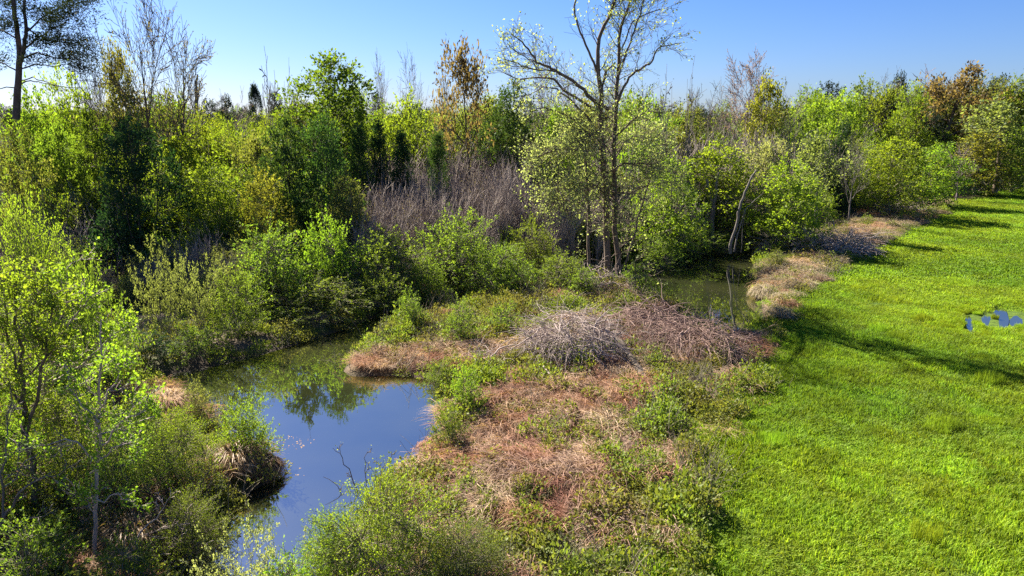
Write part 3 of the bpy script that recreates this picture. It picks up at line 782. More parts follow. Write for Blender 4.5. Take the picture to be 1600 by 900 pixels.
for q in kinds:
    tm, cm, _, _ = KIND[q]
    pr.append([(*mesh_data(tm), 0), (*mesh_data(cm), mi[q])])
scatter('woods', pr, [MATS[m] for m in ('bark_brown', 'leaves_bright', 'leaves_olive', 'leaves_bluegreen', 'bark_mauve', 'leaves_lime', 'leaves_mid')], np.stack([x, y, np.full(n, -.3)], 1),
        np.stack([np.zeros(n), np.zeros(n), rng.uniform(0, 6.28, n)], 1), np.stack([w / kw, w / kw, h / kh], 1), pick, 'far woodland closing the horizon behind the wetland')

# ------------------------------------------------------------------ skyline trees, each one its own
SKY = 'trees standing up on the skyline'
T = 'tree'
for a in [
    ('double0', 230, -14, 52, 190, 'bud', 'dark', 'budding_tree', 'tall twin stemmed tree with bare dark limbs and tiny buds, reaching out of the picture'),
    ('bare0', 156, 88, 58, 60, 'bud', 'brown', 'budding_tree', 'thin bare tree between the tall pine and the twin stemmed budding tree'),
    ('bare1', 120, 75, 66, 50, 'bud', 'grey', 'budding_tree', 'small twiggy tree just under the outer boughs of the tall pine'),
    ('dead0', 408, 80, 66, 46, None, 'grey', 'dead_tree', 'pale bare tree with raised forked twigs, just before the dark distant pine row'),
    ('dead0', 450, 98, 62, 32, None, 'grey', 'dead_tree', 'crooked bare pole close beside the round leafy tree on the skyline'),
    ('tall0', 512, 84, 60, 122, 'rich', 'dark', 'leafy_tree', 'full leafy tree with deep green clumps standing alone against the sky'),
    ('bare0', 585, 80, 76, 38, 'bud', 'mauve', 'bare_tree', 'narrow upright bare tree just beside the deep green leafy tree'),
    ('bare1', 642, 78, 78, 52, 'pink', 'mauve', 'budding_tree', 'oval budding tree with pinkish twigs over a yellow green tree'),
    ('bare0', 688, 102, 86, 36, 'bud', 'grey', 'bare_tree', 'faint thin bare tree beside the orange leaved tree'),
    ('vase0', 736, 60, 58, 118, 'orange', 'dark', 'orange_tree', 'tall tree with forked leaning trunk and thin orange brown leaves'),
    ('tall1', 800, 128, 62, 80, 'cedar', 'dark', 'evergreen_tree', 'dark green tree tucked under the orange leaved tree'),
    ('bare1', 848, 74, 74, 62, 'pink', 'mauve', 'bare_tree', 'purplish twiggy tree seen behind the arching limbs of the big dead topped tree'),
    ('bare2', 888, 88, 80, 58, 'pink', 'mauve', 'bare_tree', 'pale pinkish twiggy tree close behind the trunk of the big dead topped tree'),
    ('dead0', 1048, 108, 58, 42, None, 'grey', 'dead_tree', 'dead tree with two bent bare forks, beside the outer limb of the big tree'),
    ('dead0', 1082, 94, 60, 36, None, 'grey', 'dead_tree', 'dead leaning tree with candelabra twigs, before the round pinkish tree'),
    ('round0', 1164, 82, 84, 98, 'pink', 'mauve', 'budding_tree', 'broad round tree with fine pinkish purple twigs alone on the skyline'),
    ('bare2', 1108, 132, 76, 78, 'olive', 'brown', 'budding_tree', 'low spreading tree with yellowish buds at the foot of the round pinkish tree'),
    ('slender0', 1200, 116, 80, 56, 'gold', 'brown', 'leafy_tree', 'slim tree with yellow leaf clumps leaning out of the round pinkish tree'),
    ('bare2', 1232, 126, 82, 58, 'bud', 'grey', 'bare_tree', 'grey brushy tree with slanting twigs next to the tall lime green trees'),
    ('broadleaf0', 1268, 138, 92, 72, 'bright', 'brown', 'leafy_tree', 'round fresh green tree at the start of the wooded rise'),
    ('cedar2', 1296, 130, 165, 66, 'bluegreen', 'pine', 'pine_tree', 'distant dark pine top showing over the fresh green trees'),
    ('broadleaf2', 1318, 140, 104, 70, 'lime', 'brown', 'leafy_tree', 'yellow green tree halfway along the wooded rise'),
    ('broadleaf1', 1350, 124, 118, 66, 'mid', 'brown', 'leafy_tree', 'mid green domed tree on the crest of the wooded rise'),
    ('cedar0', 1402, 116, 150, 46, 'bluegreen', 'pine', 'pine_tree', 'dark pine standing highest on the wooded rise'),
    ('slender1', 1376, 132, 112, 48, 'lime', 'brown', 'leafy_tree', 'slim lime tree beside the highest dark pine'),
    ('broadleaf0', 1418, 132, 100, 60, 'bright', 'brown', 'leafy_tree', 'bright green tree directly before the highest dark pine'),
    ('oak0', 1482, 102, 112, 158, 'russet', 'dark', 'oak_tree', 'wide spreading oak with russet brown young leaves'),
    ('bare2', 1490, 100, 126, 110, 'pink', 'mauve', 'bare_tree', 'bare pinkish crown rising behind the russet oak'),
    ('broadleaf2', 1556, 122, 132, 74, 'olive', 'brown', 'leafy_tree', 'olive tree on the skyline past the russet oak'),
    ('broadleaf1', 1592, 116, 128, 60, 'mid', 'brown', 'leafy_tree', 'dull green tree at the very edge of the skyline past the oak'),
    ('slender0', 1572, 152, 94, 92, 'sage', 'brown', 'leafy_tree', 'pale feathery tree in front of the skyline at the field corner'),
    ('cedar1', 330, 156, 170, 46, 'bluegreen', 'pine', 'pine_tree', 'far dark blue green pine, lowest of the distant row'),
    ('cedar0', 356, 150, 160, 40, 'bluegreen', 'pine', 'pine_tree', 'far dark pine with a blunt top in the distant row'),
    ('ball0', 400, 132, 150, 34, 'bluegreen', 'pine', 'pine_tree', 'far dark pine with a round top, highest of the distant row'),
    ('cedar2', 432, 146, 165, 48, 'bluegreen', 'pine', 'pine_tree', 'far dark pine between the round topped pine and the leafy skyline tree'),
    ('cedar2', 592, 148, 140, 40, 'bluegreen', 'pine', 'pine_tree', 'far dark pine peeping out behind the narrow bare tree'),
    ('broadleaf0', 100, 108, 60, 78, 'lime', 'brown', 'leafy_tree', 'yellow green tree growing behind the trunk of the tall pine'),
    ('broadleaf1', 56, 135, 55, 90, 'bright', 'brown', 'leafy_tree', 'fresh green tree around the foot of the tall pine'),
    ('slender1', 176, 62, 64, 46, 'gold', 'brown', 'leafy_tree', 'gold green slender tree seen through the tall twin stemmed tree'),
    ('broadleaf2', 275, 144, 58, 86, 'bright', 'brown', 'leafy_tree', 'bright green domed tree right beside the tall twin stemmed tree'),
    ('broadleaf0', 322, 168, 62, 66, 'lime', 'brown', 'leafy_tree', 'low lime green tree before the far row of dark pines'),
    ('broadleaf1', 636, 148, 66, 84, 'lime', 'brown', 'leafy_tree', 'glowing yellow green tree under the oval pinkish budding tree'),
    ('broadleaf2', 705, 160, 68, 74, 'olive', 'brown', 'leafy_tree', 'olive yellow tree at the foot of the orange leaved tree'),
    ('slender1', 560, 132, 70, 50, 'mid', 'brown', 'leafy_tree', 'slim green tree leaning on the deep green leafy tree'),
    ('broadleaf0', 1010, 160, 62, 84, 'bright', 'brown', 'leafy_tree', 'bright green tree right behind the crown of the big dead topped tree'),
    ('broadleaf2', 880, 165, 60, 80, 'bright', 'dark', 'leafy_tree', 'green tree behind the arching limb of the big dead topped tree'),
    ('tall1', 252, 150, 66, 84, 'bright', 'brown', 'leafy_tree', 'airy green tree with open trunk next to the bright green domed tree'),
    ('slender1', 470, 150, 66, 60, 'olive', 'brown', 'leafy_tree', 'olive slender tree filling the gap beside the crooked bare pole'),
    ('slender0', 546, 146, 72, 56, 'bright', 'brown', 'leafy_tree', 'light green tree on the shoulder of the deep green leafy tree'),
    ('broadleaf2', 604, 164, 74, 84, 'mid', 'brown', 'leafy_tree', 'mid green low tree below the narrow upright bare tree'),
    ('tall0', 768, 150, 68, 74, 'olive', 'brown', 'leafy_tree', 'olive tree standing between the orange leaved tree and the dark green tree'),
    ('slender0', 916, 150, 68, 60, 'gold', 'brown', 'leafy_tree', 'golden green tree seen low behind the trunk of the big dead topped tree'),
    ('bare0', 955, 104, 78, 64, 'pink', 'mauve', 'bare_tree', 'fine pinkish bare tree straight behind the main stems of the big dead topped tree'),
    ('slender1', 990, 142, 70, 60, 'bright', 'brown', 'leafy_tree', 'light green tree under the outer limb of the big dead topped tree'),
    ('broadleaf1', 1066, 162, 72, 90, 'olive', 'brown', 'leafy_tree', 'olive tree at the feet of the two small dead trees'),
    ('bare1', 1136, 128, 88, 66, 'olive', 'grey', 'budding_tree', 'grey green hazy tree leaning into the round pinkish tree'),
    ('bare1', 1184, 112, 90, 60, 'bud', 'mauve', 'bare_tree', 'smaller mauve bare tree on the far side of the round pinkish tree'),
    ('broadleaf0', 1216, 164, 86, 84, 'mid', 'brown', 'leafy_tree', 'mid green tree below the grey brushy tree with slanting twigs'),
    ('bare2', 1392, 108, 120, 46, 'bud', 'grey', 'bare_tree', 'thin grey bare crown just beside the highest dark pine'),
    ('bare2', 372, 140, 80, 60, 'bud', 'mauve', 'bare_tree', 'low mauve twiggy tree in front of the distant row of dark pines'),
    ('tall1', 196, 120, 62, 70, 'olive', 'brown', 'leafy_tree', 'olive leaved tree growing between the stems of the tall twin stemmed tree'),
]: at_sky(*a[:7], a[7], T, a[8], SKY)

# ------------------------------------------------------------------ the wood: evergreens, leafy trees, shrubs
EV = 'dark evergreens inside the wood'
for a in [
    ('dome0', 206, 186, 43, 150, 'dark', 'dark', 'evergreen_tree', 'largest dark evergreen, a broad nearly black green dome'),
    ('dome1', 148, 176, 48, 96, 'rich', 'dark', 'evergreen_tree', 'mid green dense tree shoulder to shoulder with the largest evergreen'),
    ('dome1', 92, 195, 50, 90, 'mid', 'dark', 'evergreen_tree', 'dense tree with lighter green tips between the largest evergreen and the pine'),
    ('dome1', 446, 188, 45, 104, 'cedar', 'dark', 'evergreen_tree', 'slimmer, lighter evergreen of the pair below the leafy skyline tree'),
    ('dome0', 502, 182, 46, 112, 'cedar', 'dark', 'evergreen_tree', 'darker bulky one of the pair of evergreens below the leafy skyline tree'),
    ('spire0', 561, 197, 55, 44, 'cedar', 'dark', 'evergreen_tree', 'small pointed cedar, first of the row above the grey thicket'),
    ('spire0', 592, 188, 57, 36, 'dark', 'dark', 'evergreen_tree', 'narrow dark cedar, second of the row above the grey thicket'),
    ('spire0', 628, 204, 55, 42, 'dark', 'dark', 'evergreen_tree', 'rounded dark cedar, third of the row above the grey thicket'),
    ('spire0', 684, 206, 54, 42, 'cedar', 'dark', 'evergreen_tree', 'bright tipped cedar standing apart at the end of the row over the grey thicket'),
    ('cedar0', 1318, 188, 72, 44, 'dark', 'dark', 'evergreen_tree', 'small black green cedar below the lime trees of the wooded rise'),
]: at_sky(*a[:7], a[7], T, a[8], EV)
WD = 'leafy trees and tall shrubs in the wood'
for a in [
    ('slender0', 270, 205, 50, 80, 'lime', 'dun', 'leafy_tree', 'lime tree directly behind the largest dark evergreen'),
    ('broadleaf1', 330, 255, 44, 110, 'lime', 'dun', 'leafy_tree', 'yellow green bushy tree between the largest evergreen and the paired evergreens'),
    ('slender1', 395, 205, 52, 70, 'olive', 'dun', 'leafy_tree', 'olive slender tree next to the paired evergreens'),
    ('broadleaf0', 355, 190, 58, 80, 'bright', 'dun', 'leafy_tree', 'fresh green tree rising behind the yellow green bushy tree'),
    ('broadleaf2', 410, 265, 42, 70, 'gold', 'dun', 'leafy_tree', 'golden green shrub at the foot of the paired evergreens'),
    ('broadleaf0', 25, 200, 46, 80, 'olive', 'dun', 'leafy_tree', 'dull yellow tree in the twiggy tangle below the pine'),
    ('broadleaf2', 540, 265, 45, 60, 'sage', 'dun', 'leafy_tree', 'sage green tree at the near side of the darker paired evergreen'),
    ('broadleaf2', 1122, 222, 57.5, 112, 'lime', 'grey', 'leafy_tree', 'glowing leafy tree on a stout grey trunk behind the pond'),
    ('broadleaf0', 1048, 245, 50, 90, 'bright', 'dun', 'leafy_tree', 'green tree between the big dead topped tree and the stout grey trunk'),
    ('broadleaf1', 1232, 250, 53, 100, 'lime', 'dun', 'leafy_tree', 'lime green tree past the leaning dead trunk'),
    ('slender1', 1195, 215, 58, 70, 'pale', 'dun', 'leafy_tree', 'pale leaved tree behind the leaning dead trunk'),
    ('slender0', 1285, 205, 60, 62, 'sage', 'grey', 'leafy_tree', 'thin grey barked tree with sparse sage leaves, near the stream bend'),
    ('bare1', 1338, 200, 66, 64, 'olive', 'grey', 'budding_tree', 'half bare grey tree above the green bushes along the field'),
    ('broadleaf2', 1400, 215, 72, 96, 'lime', 'dun', 'leafy_tree', 'broad lime green tree above the bushes along the field'),
    ('broadleaf0', 1462, 225, 80, 72, 'bright', 'dun', 'leafy_tree', 'green tree in front of the russet oak trunk'),
    ('bare2', 1502, 222, 86, 50, 'bud', 'mauve', 'bare_tree', 'small mauve bare tree near the far field corner'),
    ('broadleaf1', 1530, 205, 92, 80, 'gold', 'dun', 'leafy_tree', 'golden green tree near the far field corner'),
    ('broadleaf2', 1590, 200, 96, 74, 'bright', 'dun', 'leafy_tree', 'bright green tree closing the far field corner'),
]: at_sky(*a[:7], a[7], T, a[8], WD)
SB = 'bushes along the far bank and the wood edge'
for a in [
    ('shrub0', 430, 477, 345, 190, 'privet', 'dun', 'large arching bush with feathery shoots above the dark pool bank'),
    ('shrub1', 520, 464, 332, 120, 'bright', 'dun', 'brighter upright bush beside the large arching bush on the pool bank'),
    ('shrub2', 605, 454, 354, 160, 'privet', 'dun', 'spreading green bush hanging over the dark end of the pool'),
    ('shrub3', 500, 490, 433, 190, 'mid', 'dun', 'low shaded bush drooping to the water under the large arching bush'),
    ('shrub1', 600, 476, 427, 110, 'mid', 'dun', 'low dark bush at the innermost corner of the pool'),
    ('shrub2', 722, 440, 326, 165, 'privet', 'dun', 'big domed feathery bush in front of the grey thicket'),
    ('shrub0', 828, 430, 336, 110, 'privet', 'dun', 'tall feathery bush between the domed bush and the big dead topped tree'),
    ('shrub3', 790, 455, 382, 120, 'mid', 'dun', 'mid green bush in front of the big domed bush'),
    ('shrub1', 872, 452, 392, 110, 'privet', 'dun', 'bush close to the slim trunk of the big dead topped tree'),
    ('shrub0', 668, 462, 400, 80, 'mid', 'dun', 'small green bush below the big domed bush near the pool end'),
    ('loose0', 258, 532, 365, 96, 'sage', 'grey', 'pale grey green twiggy bush standing in shade before the largest evergreen'),
    ('loose1', 316, 530, 395, 96, 'sage', 'grey', 'pale sage bush right beside the twiggy one in the shade'),
    ('shrub3', 370, 525, 423, 110, 'mid', 'dun', 'olive bush on the bank at the near end of the arching bushes'),
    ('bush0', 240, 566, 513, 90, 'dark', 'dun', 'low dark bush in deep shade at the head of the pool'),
    ('bush1', 300, 556, 503, 80, 'mid', 'dun', 'low green bush at the water edge in front of the sage bushes'),
    ('shrub2', 1082, 390, 350, 110, 'privet', 'dun', 'round bush at the pond edge under the stout grey trunk'),
    ('shrub1', 1020, 412, 363, 90, 'mid', 'dun', 'shaded bush between the big dead topped tree and the pond'),
    ('shrub0', 1215, 375, 300, 110, 'bright', 'dun', 'bright bush behind the leaning dead trunk'),
    ('shrub2', 1270, 350, 285, 80, 'bright', 'dun', 'round bush overhanging the stream bend'),
    ('shrub3', 1335, 330, 262, 84, 'lime', 'dun', 'lime bush where the stream disappears'),
    ('shrub1', 1385, 318, 250, 90, 'bright', 'dun', 'green bush halfway along the field edge'),
    ('shrub0', 1445, 306, 248, 80, 'privet', 'dun', 'dark green domed bush along the field edge'),
    ('shrub2', 1505, 290, 238, 76, 'lime', 'dun', 'bright bush near the far brush heap'),
    ('shrub3', 1560, 280, 228, 80, 'privet', 'dun', 'green bush just before the far field corner'),
    ('shrub1', 1600, 272, 220, 70, 'bright', 'dun', 'last bush at the far field corner'),
    ('twiggy0', 78, 590, 302, 150, 'lime', 'dun', 'tall light green bush with upright shoots behind the near saplings'),
    ('shrub3', 165, 600, 400, 110, 'mid', 'dun', 'dim bush between the light green bush and the shaded sage bushes'),
]: at_foot(*a[:7], 'bush', 'bush', a[7], SB)
PB = 'small bushes on the rough bank'
for a in [
    ('bush0', 720, 532, 462, 66, 'privet', 'dun', 'upright green bush on the tongue of land near the dark pool corner'),
    ('bush1', 790, 525, 470, 72, 'privet', 'dun', 'green bush beside the brush pile on the tongue of land'),
    ('bush0', 640, 512, 448, 60, 'privet', 'dun', 'bush at the tip of the dark bank across from the arching bushes'),
    ('bush1', 725, 640, 566, 72, 'bright', 'dun', 'bright green bush at the pool corner below the tongue of land'),
    ('bush0', 700, 690, 625, 66, 'mid', 'dun', 'dark green bush leaning over the pool bank'),
    ('bush1', 962, 512, 478, 46, 'bright', 'dun', 'small bright bush behind the first fallen log'),
    ('bush0', 912, 466, 414, 62, 'privet', 'dun', 'green bush hugging the slim stem of the big dead topped tree'),
    ('bush1', 990, 458, 408, 66, 'privet', 'dun', 'green bush against the thickest stems of the big dead topped tree, pond side'),
    ('bush0', 850, 520, 488, 44, 'privet', 'dun', 'small bush growing through the back of the big brush pile'),
    ('bush1', 690, 590, 560, 60, 'mid', 'dun', 'low mound of green on the spit of matted grass'),
    ('bush0', 1210, 420, 388, 44, 'olive', 'dun', 'olive bush on the dry bank beyond the pond'),
    ('bush1', 1240, 395, 368, 46, 'mid', 'dun', 'green bush at the foot of the grey brush heap'),
    ('twiggy0', 605, 905, 738, 235, 'lime', 'dun', 'large yellow green bush at the pool outlet, nearest the viewer'),
    ('twiggy1', 525, 905, 795, 130, 'bright', 'dun', 'loose bush with reaching sprigs over the pool outlet'),
    ('loose1', 400, 950, 822, 170, 'pale', 'dun', 'sprawling sprigs over the water at the near end of the pool'),
    ('twiggy1', 730, 910, 815, 150, 'privet', 'dun', 'dark bush beside the large yellow green bush'),
    ('shrub1', 388, 712, 616, 100, 'bright', 'dun', 'arching bright bush on the tussock bank jutting into the pool'),
    ('twiggy0', 290, 770, 640, 140, 'bright', 'dun', 'loose yellow green bush behind the tussock bank'),
    ('twiggy1', 215, 790, 650, 150, 'privet', 'dun', 'tangled green bush between the saplings and the tussock bank'),
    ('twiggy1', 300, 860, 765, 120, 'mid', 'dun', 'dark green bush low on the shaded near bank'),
    ('bush1', 230, 690, 610, 100, 'bright', 'dun', 'green bush beside the reddish dead grass at the head of the pool'),
    ('twiggy0', 115, 770, 600, 170, 'lime', 'dun', 'yellow green bush among the grey branched saplings'),
    ('twiggy1', 15, 790, 590, 160, 'bright', 'dun', 'bright bush behind the nearest sapling trunk'),
    ('bush1', 60, 920, 800, 150, 'mid', 'dun', 'dark green bush in the bottom corner under the saplings'),
    ('bush0', 200, 930, 830, 130, 'privet', 'dun', 'green bush at the foot of the thin near sapling'),
    ('bush0', 452, 965, 858, 130, 'bright', 'dun', 'low green scrub closing off the near end of the pool'),
    ('bush0', 310, 655, 590, 60, 'sage', 'dun', 'small grey green bush at the edge of the upper pool'),
]: at_foot(*a[:7], 'bush', 'bush', a[7], PB)

# ------------------------------------------------------------------ trees drawn limb by limb
def limb_tree(name, label, cat, Y, limbs, twigs, leaves, barkm, leafm, seed, minr=.008, foot=None, thick=1.0):
    """limbs: (pixel polyline, first radius, last radius, depth drift); twigs: dict for the side growth"""
    rng = np.random.default_rng(seed)
    p0 = limbs[0][0][0]
    base = Q(p0[0], p0[1], Y) if foot is None else np.array([*foot, 0.])
    base[2] = h1(base[0], base[1])
    root = tag(empty(name, base), label, cat)
    w, fine, tips = Wood(), Wood(), []
    for li in limbs:
        pl, r0, r1, drift = li[:4]
        dens = li[4] if len(li) > 4 else 1.0
        d0 = li[5] if len(li) > 5 else 0.0
        pts = []
        n = len(pl)
        for i, (a, b) in enumerate(pl):
            t = i / (n - 1); pts.append(Q(a, b, Y + d0 + drift * t ** 1.3) - base)
        pts = np.array(pts)
        fin = []
        for i in range(n - 1):                                  # refine with slight kinks
            for f in (0, .33, .66): fin.append(pts[i] * (1 - f) + pts[i + 1] * f + (rng.normal(0, .035, 3) if f else 0))
        fin.append(pts[-1]); fin = np.array(fin)
        r0 *= thick; r1 *= thick ** .5
        rad = np.linspace(1, 0, len(fin)) ** .8 * (r0 - r1) + r1
        wl = Wood(); wl.tube(fin, rad, 8 if r0 > .12 else 6)
        ptn = 'trunk' if li is limbs[0] else ('stem' if d0 or pl[0][1] > limbs[0][0][0][1] - 8 else 'limb')
        link(ptn, wl.mesh(ptn), MATS['bark_' + barkm], root, True)
        L = np.linalg.norm(np.diff(fin, axis=0), axis=1).sum()
        m = int(L * twigs['per_m'] * dens)
        for k in range(m):
            t = rng.uniform(.06 if r0 > .1 and d0 == 0 else twigs.get('lo', .25), 1)
            q, dd, _ = interp(fin, t)
            spec = [S(twigs.get('n', 4), .5, 38, .2, 1., .16, twigs.get('trop', .05), 4, 4, .6, .3), S(2, .6, 36, .2, 1., .16, .05, 3, 3, .6, .4), S(1, 1, 30, 0, 1, .12, .03, 2, 3, .7, .5)]
            rr = min(.03, .35 * (rad[int(t * (len(rad) - 1))]))
            grow(rng, w, tips, q, rand_dir(rng, dd, R(rng.uniform(25, 60))), twigs['len'] * rng.uniform(.5, 1.3) * (1.2 - .6 * t), max(rr, minr), 0, spec, fine, minr)
    if w.v: tag(link('twigs', w.mesh('twigs'), MATS['bark_' + barkm], root, True), kind='stuff')
    if not fine.v: return root
    fv = np.concatenate(fine.v); fq = np.concatenate(fine.q)
    v, t = (np.zeros((0, 3)), None)
    if leaves: v, t = leaves(rng, tips, base)
    me = make_mesh('crown', np.concatenate([v, fv]), fq + len(v), t)
    mi = np.zeros(len(me.polygons), np.int32); mi[:len(fq)] = 1
    me.materials.append(MATS['leaves_' + leafm]); me.materials.append(MATS['bark_' + barkm])
    me.polygons.foreach_set("material_index", mi)
    link('crown', me, None, root)
    return root

# the big half dead tree by the pond
def syc_leaves(rng, tips, base):
    T_ = np.stack(tips); zt = T_[:, -1, 2] + base[2]
    keep = rng.uniform(size=len(T_)) < np.interp(zt, [2, 4, 9.5, 11, 13, 17], [.35, .75, .8, .55, .5, .6])
    return tip_leaves(rng, list(T_[keep]), 5, .12, .10, width=.65)
SY = 41.0
limbs = [
    ([(950, 446), (949, 400), (947, 340), (945, 280), (942, 230), (939, 190), (940, 150), (935, 118), (936, 60), (950, 30), (962, -5), (978, -60)], .46, .07, 0, 1.3),
    ([(936, 124), (928, 98), (915, 70), (903, 40), (897, 10), (900, -30), (914, -75)], .15, .05, .5, .2),
    ([(940, 150), (945, 115), (958, 100), (966, 112)], .12, .06, .2, .3),
    ([(966, 444), (963, 380), (960, 310), (959, 250), (961, 200), (963, 150), (966, 112), (967, 60), (975, 28), (985, 0), (984, -45)], .36, .05, .4, 1.3),
    ([(966, 118), (980, 78), (993, 45), (1003, 10), (1012, -22)], .12, .04, -.8, 1.2),
    ([(972, 75), (988, 34), (1010, 22), (1031, 14)], .09, .03, -1, 1.2),
    ([(921, 434), (919, 385), (920, 325), (917, 285), (914, 235), (905, 200)], .24, .06, -.4, 1.6, -.6),
    ([(952, 172), (925, 155), (905, 135), (886, 121), (868, 110), (850, 102), (838, 98), (826, 77), (811, 62), (798, 52)], .24, .03, -2.0, .8),
    ([(868, 112), (845, 110), (820, 104), (805, 98), (788, 92)], .10, .03, -1.0, .9, -1.6),
    ([(838, 98), (820, 88), (806, 80), (793, 68)], .07, .025, -.6, .9, -1.6),
    ([(948, 186), (920, 166), (882, 142), (866, 124), (842, 121), (812, 124), (784, 112)], .2, .03, 1.2, .8),
    ([(925, 190), (892, 156), (870, 138), (848, 135), (824, 150)], .14, .03, 2.0, .8),
    ([(940, 225), (915, 205), (885, 180), (850, 168), (820, 175)], .13, .03, -2.2, 1.3),
    ([(963, 165), (975, 135), (990, 115), (1005, 105), (1018, 97), (1025, 80), (1036, 72), (1066, 67)], .17, .025, -1.2, .5),
    ([(1032, 73), (1044, 60), (1052, 52)], .06, .025, -.3, .6, -1.1),
    ([(960, 215), (985, 190), (1010, 175), (1035, 175)], .13, .03, -1.5, 1.5),
    ([(920, 285), (892, 287), (868, 297), (846, 312)], .12, .03, -2.0, 2.2, -.6),
    ([(920, 316), (890, 317), (862, 333)], .09, .025, -1.4, 1.8, -.6),
    ([(944, 255), (915, 235), (880, 232), (850, 240), (822, 262)], .14, .03, -2.6, 3.2),
    ([(946, 270), (975, 255), (1005, 255), (1035, 265)], .13, .03, -2.6, 2.6),
    ([(945, 245), (930, 222), (908, 210), (880, 212)], .12, .03, 2.4, 3.0),
    ([(955, 300), (985, 302), (1015, 288), (1062, 283)], .12, .025, -1.6, 1.6),
    ([(945, 240), (940, 215), (930, 205), (915, 215), (900, 235)], .1, .03, -3.0, 3.0),
    ([(960, 250), (975, 222), (1000, 210), (1022, 222)], .1, .03, 2.4, 2.8),
    ([(946, 300), (930, 290), (905, 296), (880, 320)], .1, .03, -3.2, 2.6),
    ([(975, 418), (990, 372), (1000, 330), (1012, 290), (1026, 258), (1046, 232)], .13, .03, -.8, .9, -.4),
    ([(958, 300), (966, 330), (972, 366)], .08, .04, -1.2, .6),
    ([(948, 410), (925, 405), (900, 412)], .09, .03, -1.2, .8),
    ([(960, 420), (990, 412), (1020, 425)], .08, .02, -1.5, .9),
]
limb_tree('dead_topped_tree', 'big half dead tree with arching bare limbs and pale young leaves beside the pond', 'tree', SY, limbs, dict(per_m=2.6, len=1.7, n=5, trop=.03), syc_leaves, 'brown', 'pale', 7, thick=.46)

# the tall pine at the edge of the view
rngp = np.random.default_rng(70)
PCL = [(88, 12, 40, 1), (112, 32, 34, 1), (62, 62, 30, -1), (100, 66, 36, 0), (128, 72, 26, .5), (76, 92, 32, -1), (114, 88, 30, 1), (60, 18, 34, -1.5), (122, 4, 30, 0), (20, 10, 30, 1.5), (-20, 40, 40, 0), (92, 40, 36, 1.6), (-30, 85, 34, .5), (12, 40, 22, -1.2), (130, 104, 20, 0), (95, -20, 44, 0), (40, -30, 50, 0), (-10, -20, 44, .6), (145, 86, 14, 0)]
limbs = [([(25, 186), (27, 150), (29, 122), (31, 88), (27, 52), (22, 10), (18, -50)], .34, .12, .3, 0), ([(31, 100), (38, 72), (41, 45), (38, 5), (44, -55)], .2, .08, -.4, 0),
         ([(30, 92), (58, 82), (84, 90), (110, 92), (138, 96)], .1, .03, .8, .4), ([(38, 76), (58, 60), (76, 48), (104, 34)], .1, .03, 1, .4), ([(38, 52), (62, 30), (88, 14)], .1, .03, 1, .4), ([(26, 60), (5, 48), (-22, 42)], .09, .03, .5, .4),
         ([(30, 126), (52, 120), (72, 128), (92, 136)], .06, .02, -.8, .3), ([(27, 132), (48, 126), (68, 130), (90, 133)], .07, .02, -1.2, .3), ([(28, 140), (10, 136), (-15, 142)], .07, .02, -.6, .3), ([(29, 108), (56, 100), (80, 104), (106, 100)], .08, .02, .5, .4), ([(40, 40), (64, 62), (100, 66), (126, 72)], .08, .02, .8, .4), ([(29, 112), (8, 100), (-30, 86)], .08, .02, .6, .3)]
def pine_needles(rng, tips, base):
    P_, A_ = [], []
    for (a, b, r, dy) in PCL:
        for _ in range(max(4, int(r / 3))):                                  # sprays inside each bough
            s = r * mpp(a, b, 50)
            c = Q(a, b, 50 + dy) - base + rng.normal(0, 1, 3) * np.array([.50, .5, .20]) * s
            n = 110; o = rng.normal(0, 1, (n, 3)) * np.array([.33, .33, .19])
            P_.append(c + o); A_.append(nrm(o) + np.array([0, 0, .5]) + rng.normal(0, .4, (n, 3)))
    p, a = np.concatenate(P_), np.concatenate(A_)
    return leaf_arrays(p, a, .20 * rng.uniform(.6, 1.3, len(p)), rng, .28)
limb_tree('pine_tree', 'tall dark pine with two stems and flat needle boughs, cut off by the picture edge', 'tree', 50, limbs, dict(per_m=1.2, len=1.0, n=3), pine_needles, 'pine', 'pine', 71, thick=.72)

# leaning dead trunk, stout grey trunk stump
limb_tree('dead_tree', 'leaning pale dead trunk with one broken limb standing at the pond edge', 'tree', P(1141, 396)[1],
          [([(1141, 396), (1142, 378), (1152, 348), (1156, 325), (1164, 300), (1173, 280), (1182, 266)], .30, .10, 0, .1), ([(1147, 393), (1152, 366), (1160, 342), (1164, 328), (1176, 316), (1190, 304)], .16, .03, -.5, .2), ([(1158, 394), (1160, 360), (1165, 330)], .05, .03, -.4, .2)],
          dict(per_m=.8, len=.8, n=2), None, 'grey', 'bud', 72, thick=.42)
limb_tree('dead_tree', 'weathered forked grey trunk in front of the glowing leafy tree', 'tree', P(1113, 380)[1],
          [([(1113, 380), (1112, 345), (1114, 318), (1108, 298), (1104, 280)], .34, .12, 0, .1), ([(1114, 320), (1120, 300), (1119, 286), (1124, 268)], .2, .08, .2, .1), ([(1122, 330), (1134, 318), (1142, 300)], .09, .04, .2, .5)], dict(per_m=.8, len=1.0, n=2), None, 'grey', 'bud', 73, thick=.7)
limb_tree('dead_tree', 'short broken snag poking above the lime trees before the far pines', 'tree', 70, [([(307, 190), (307, 150), (306, 130), (309, 116)], .2, .06, 0, .2), ([(308, 160), (311, 140), (312, 130)], .08, .04, 0, .2)], dict(per_m=.5, len=.5, n=2), None, 'grey', 'bud', 74)

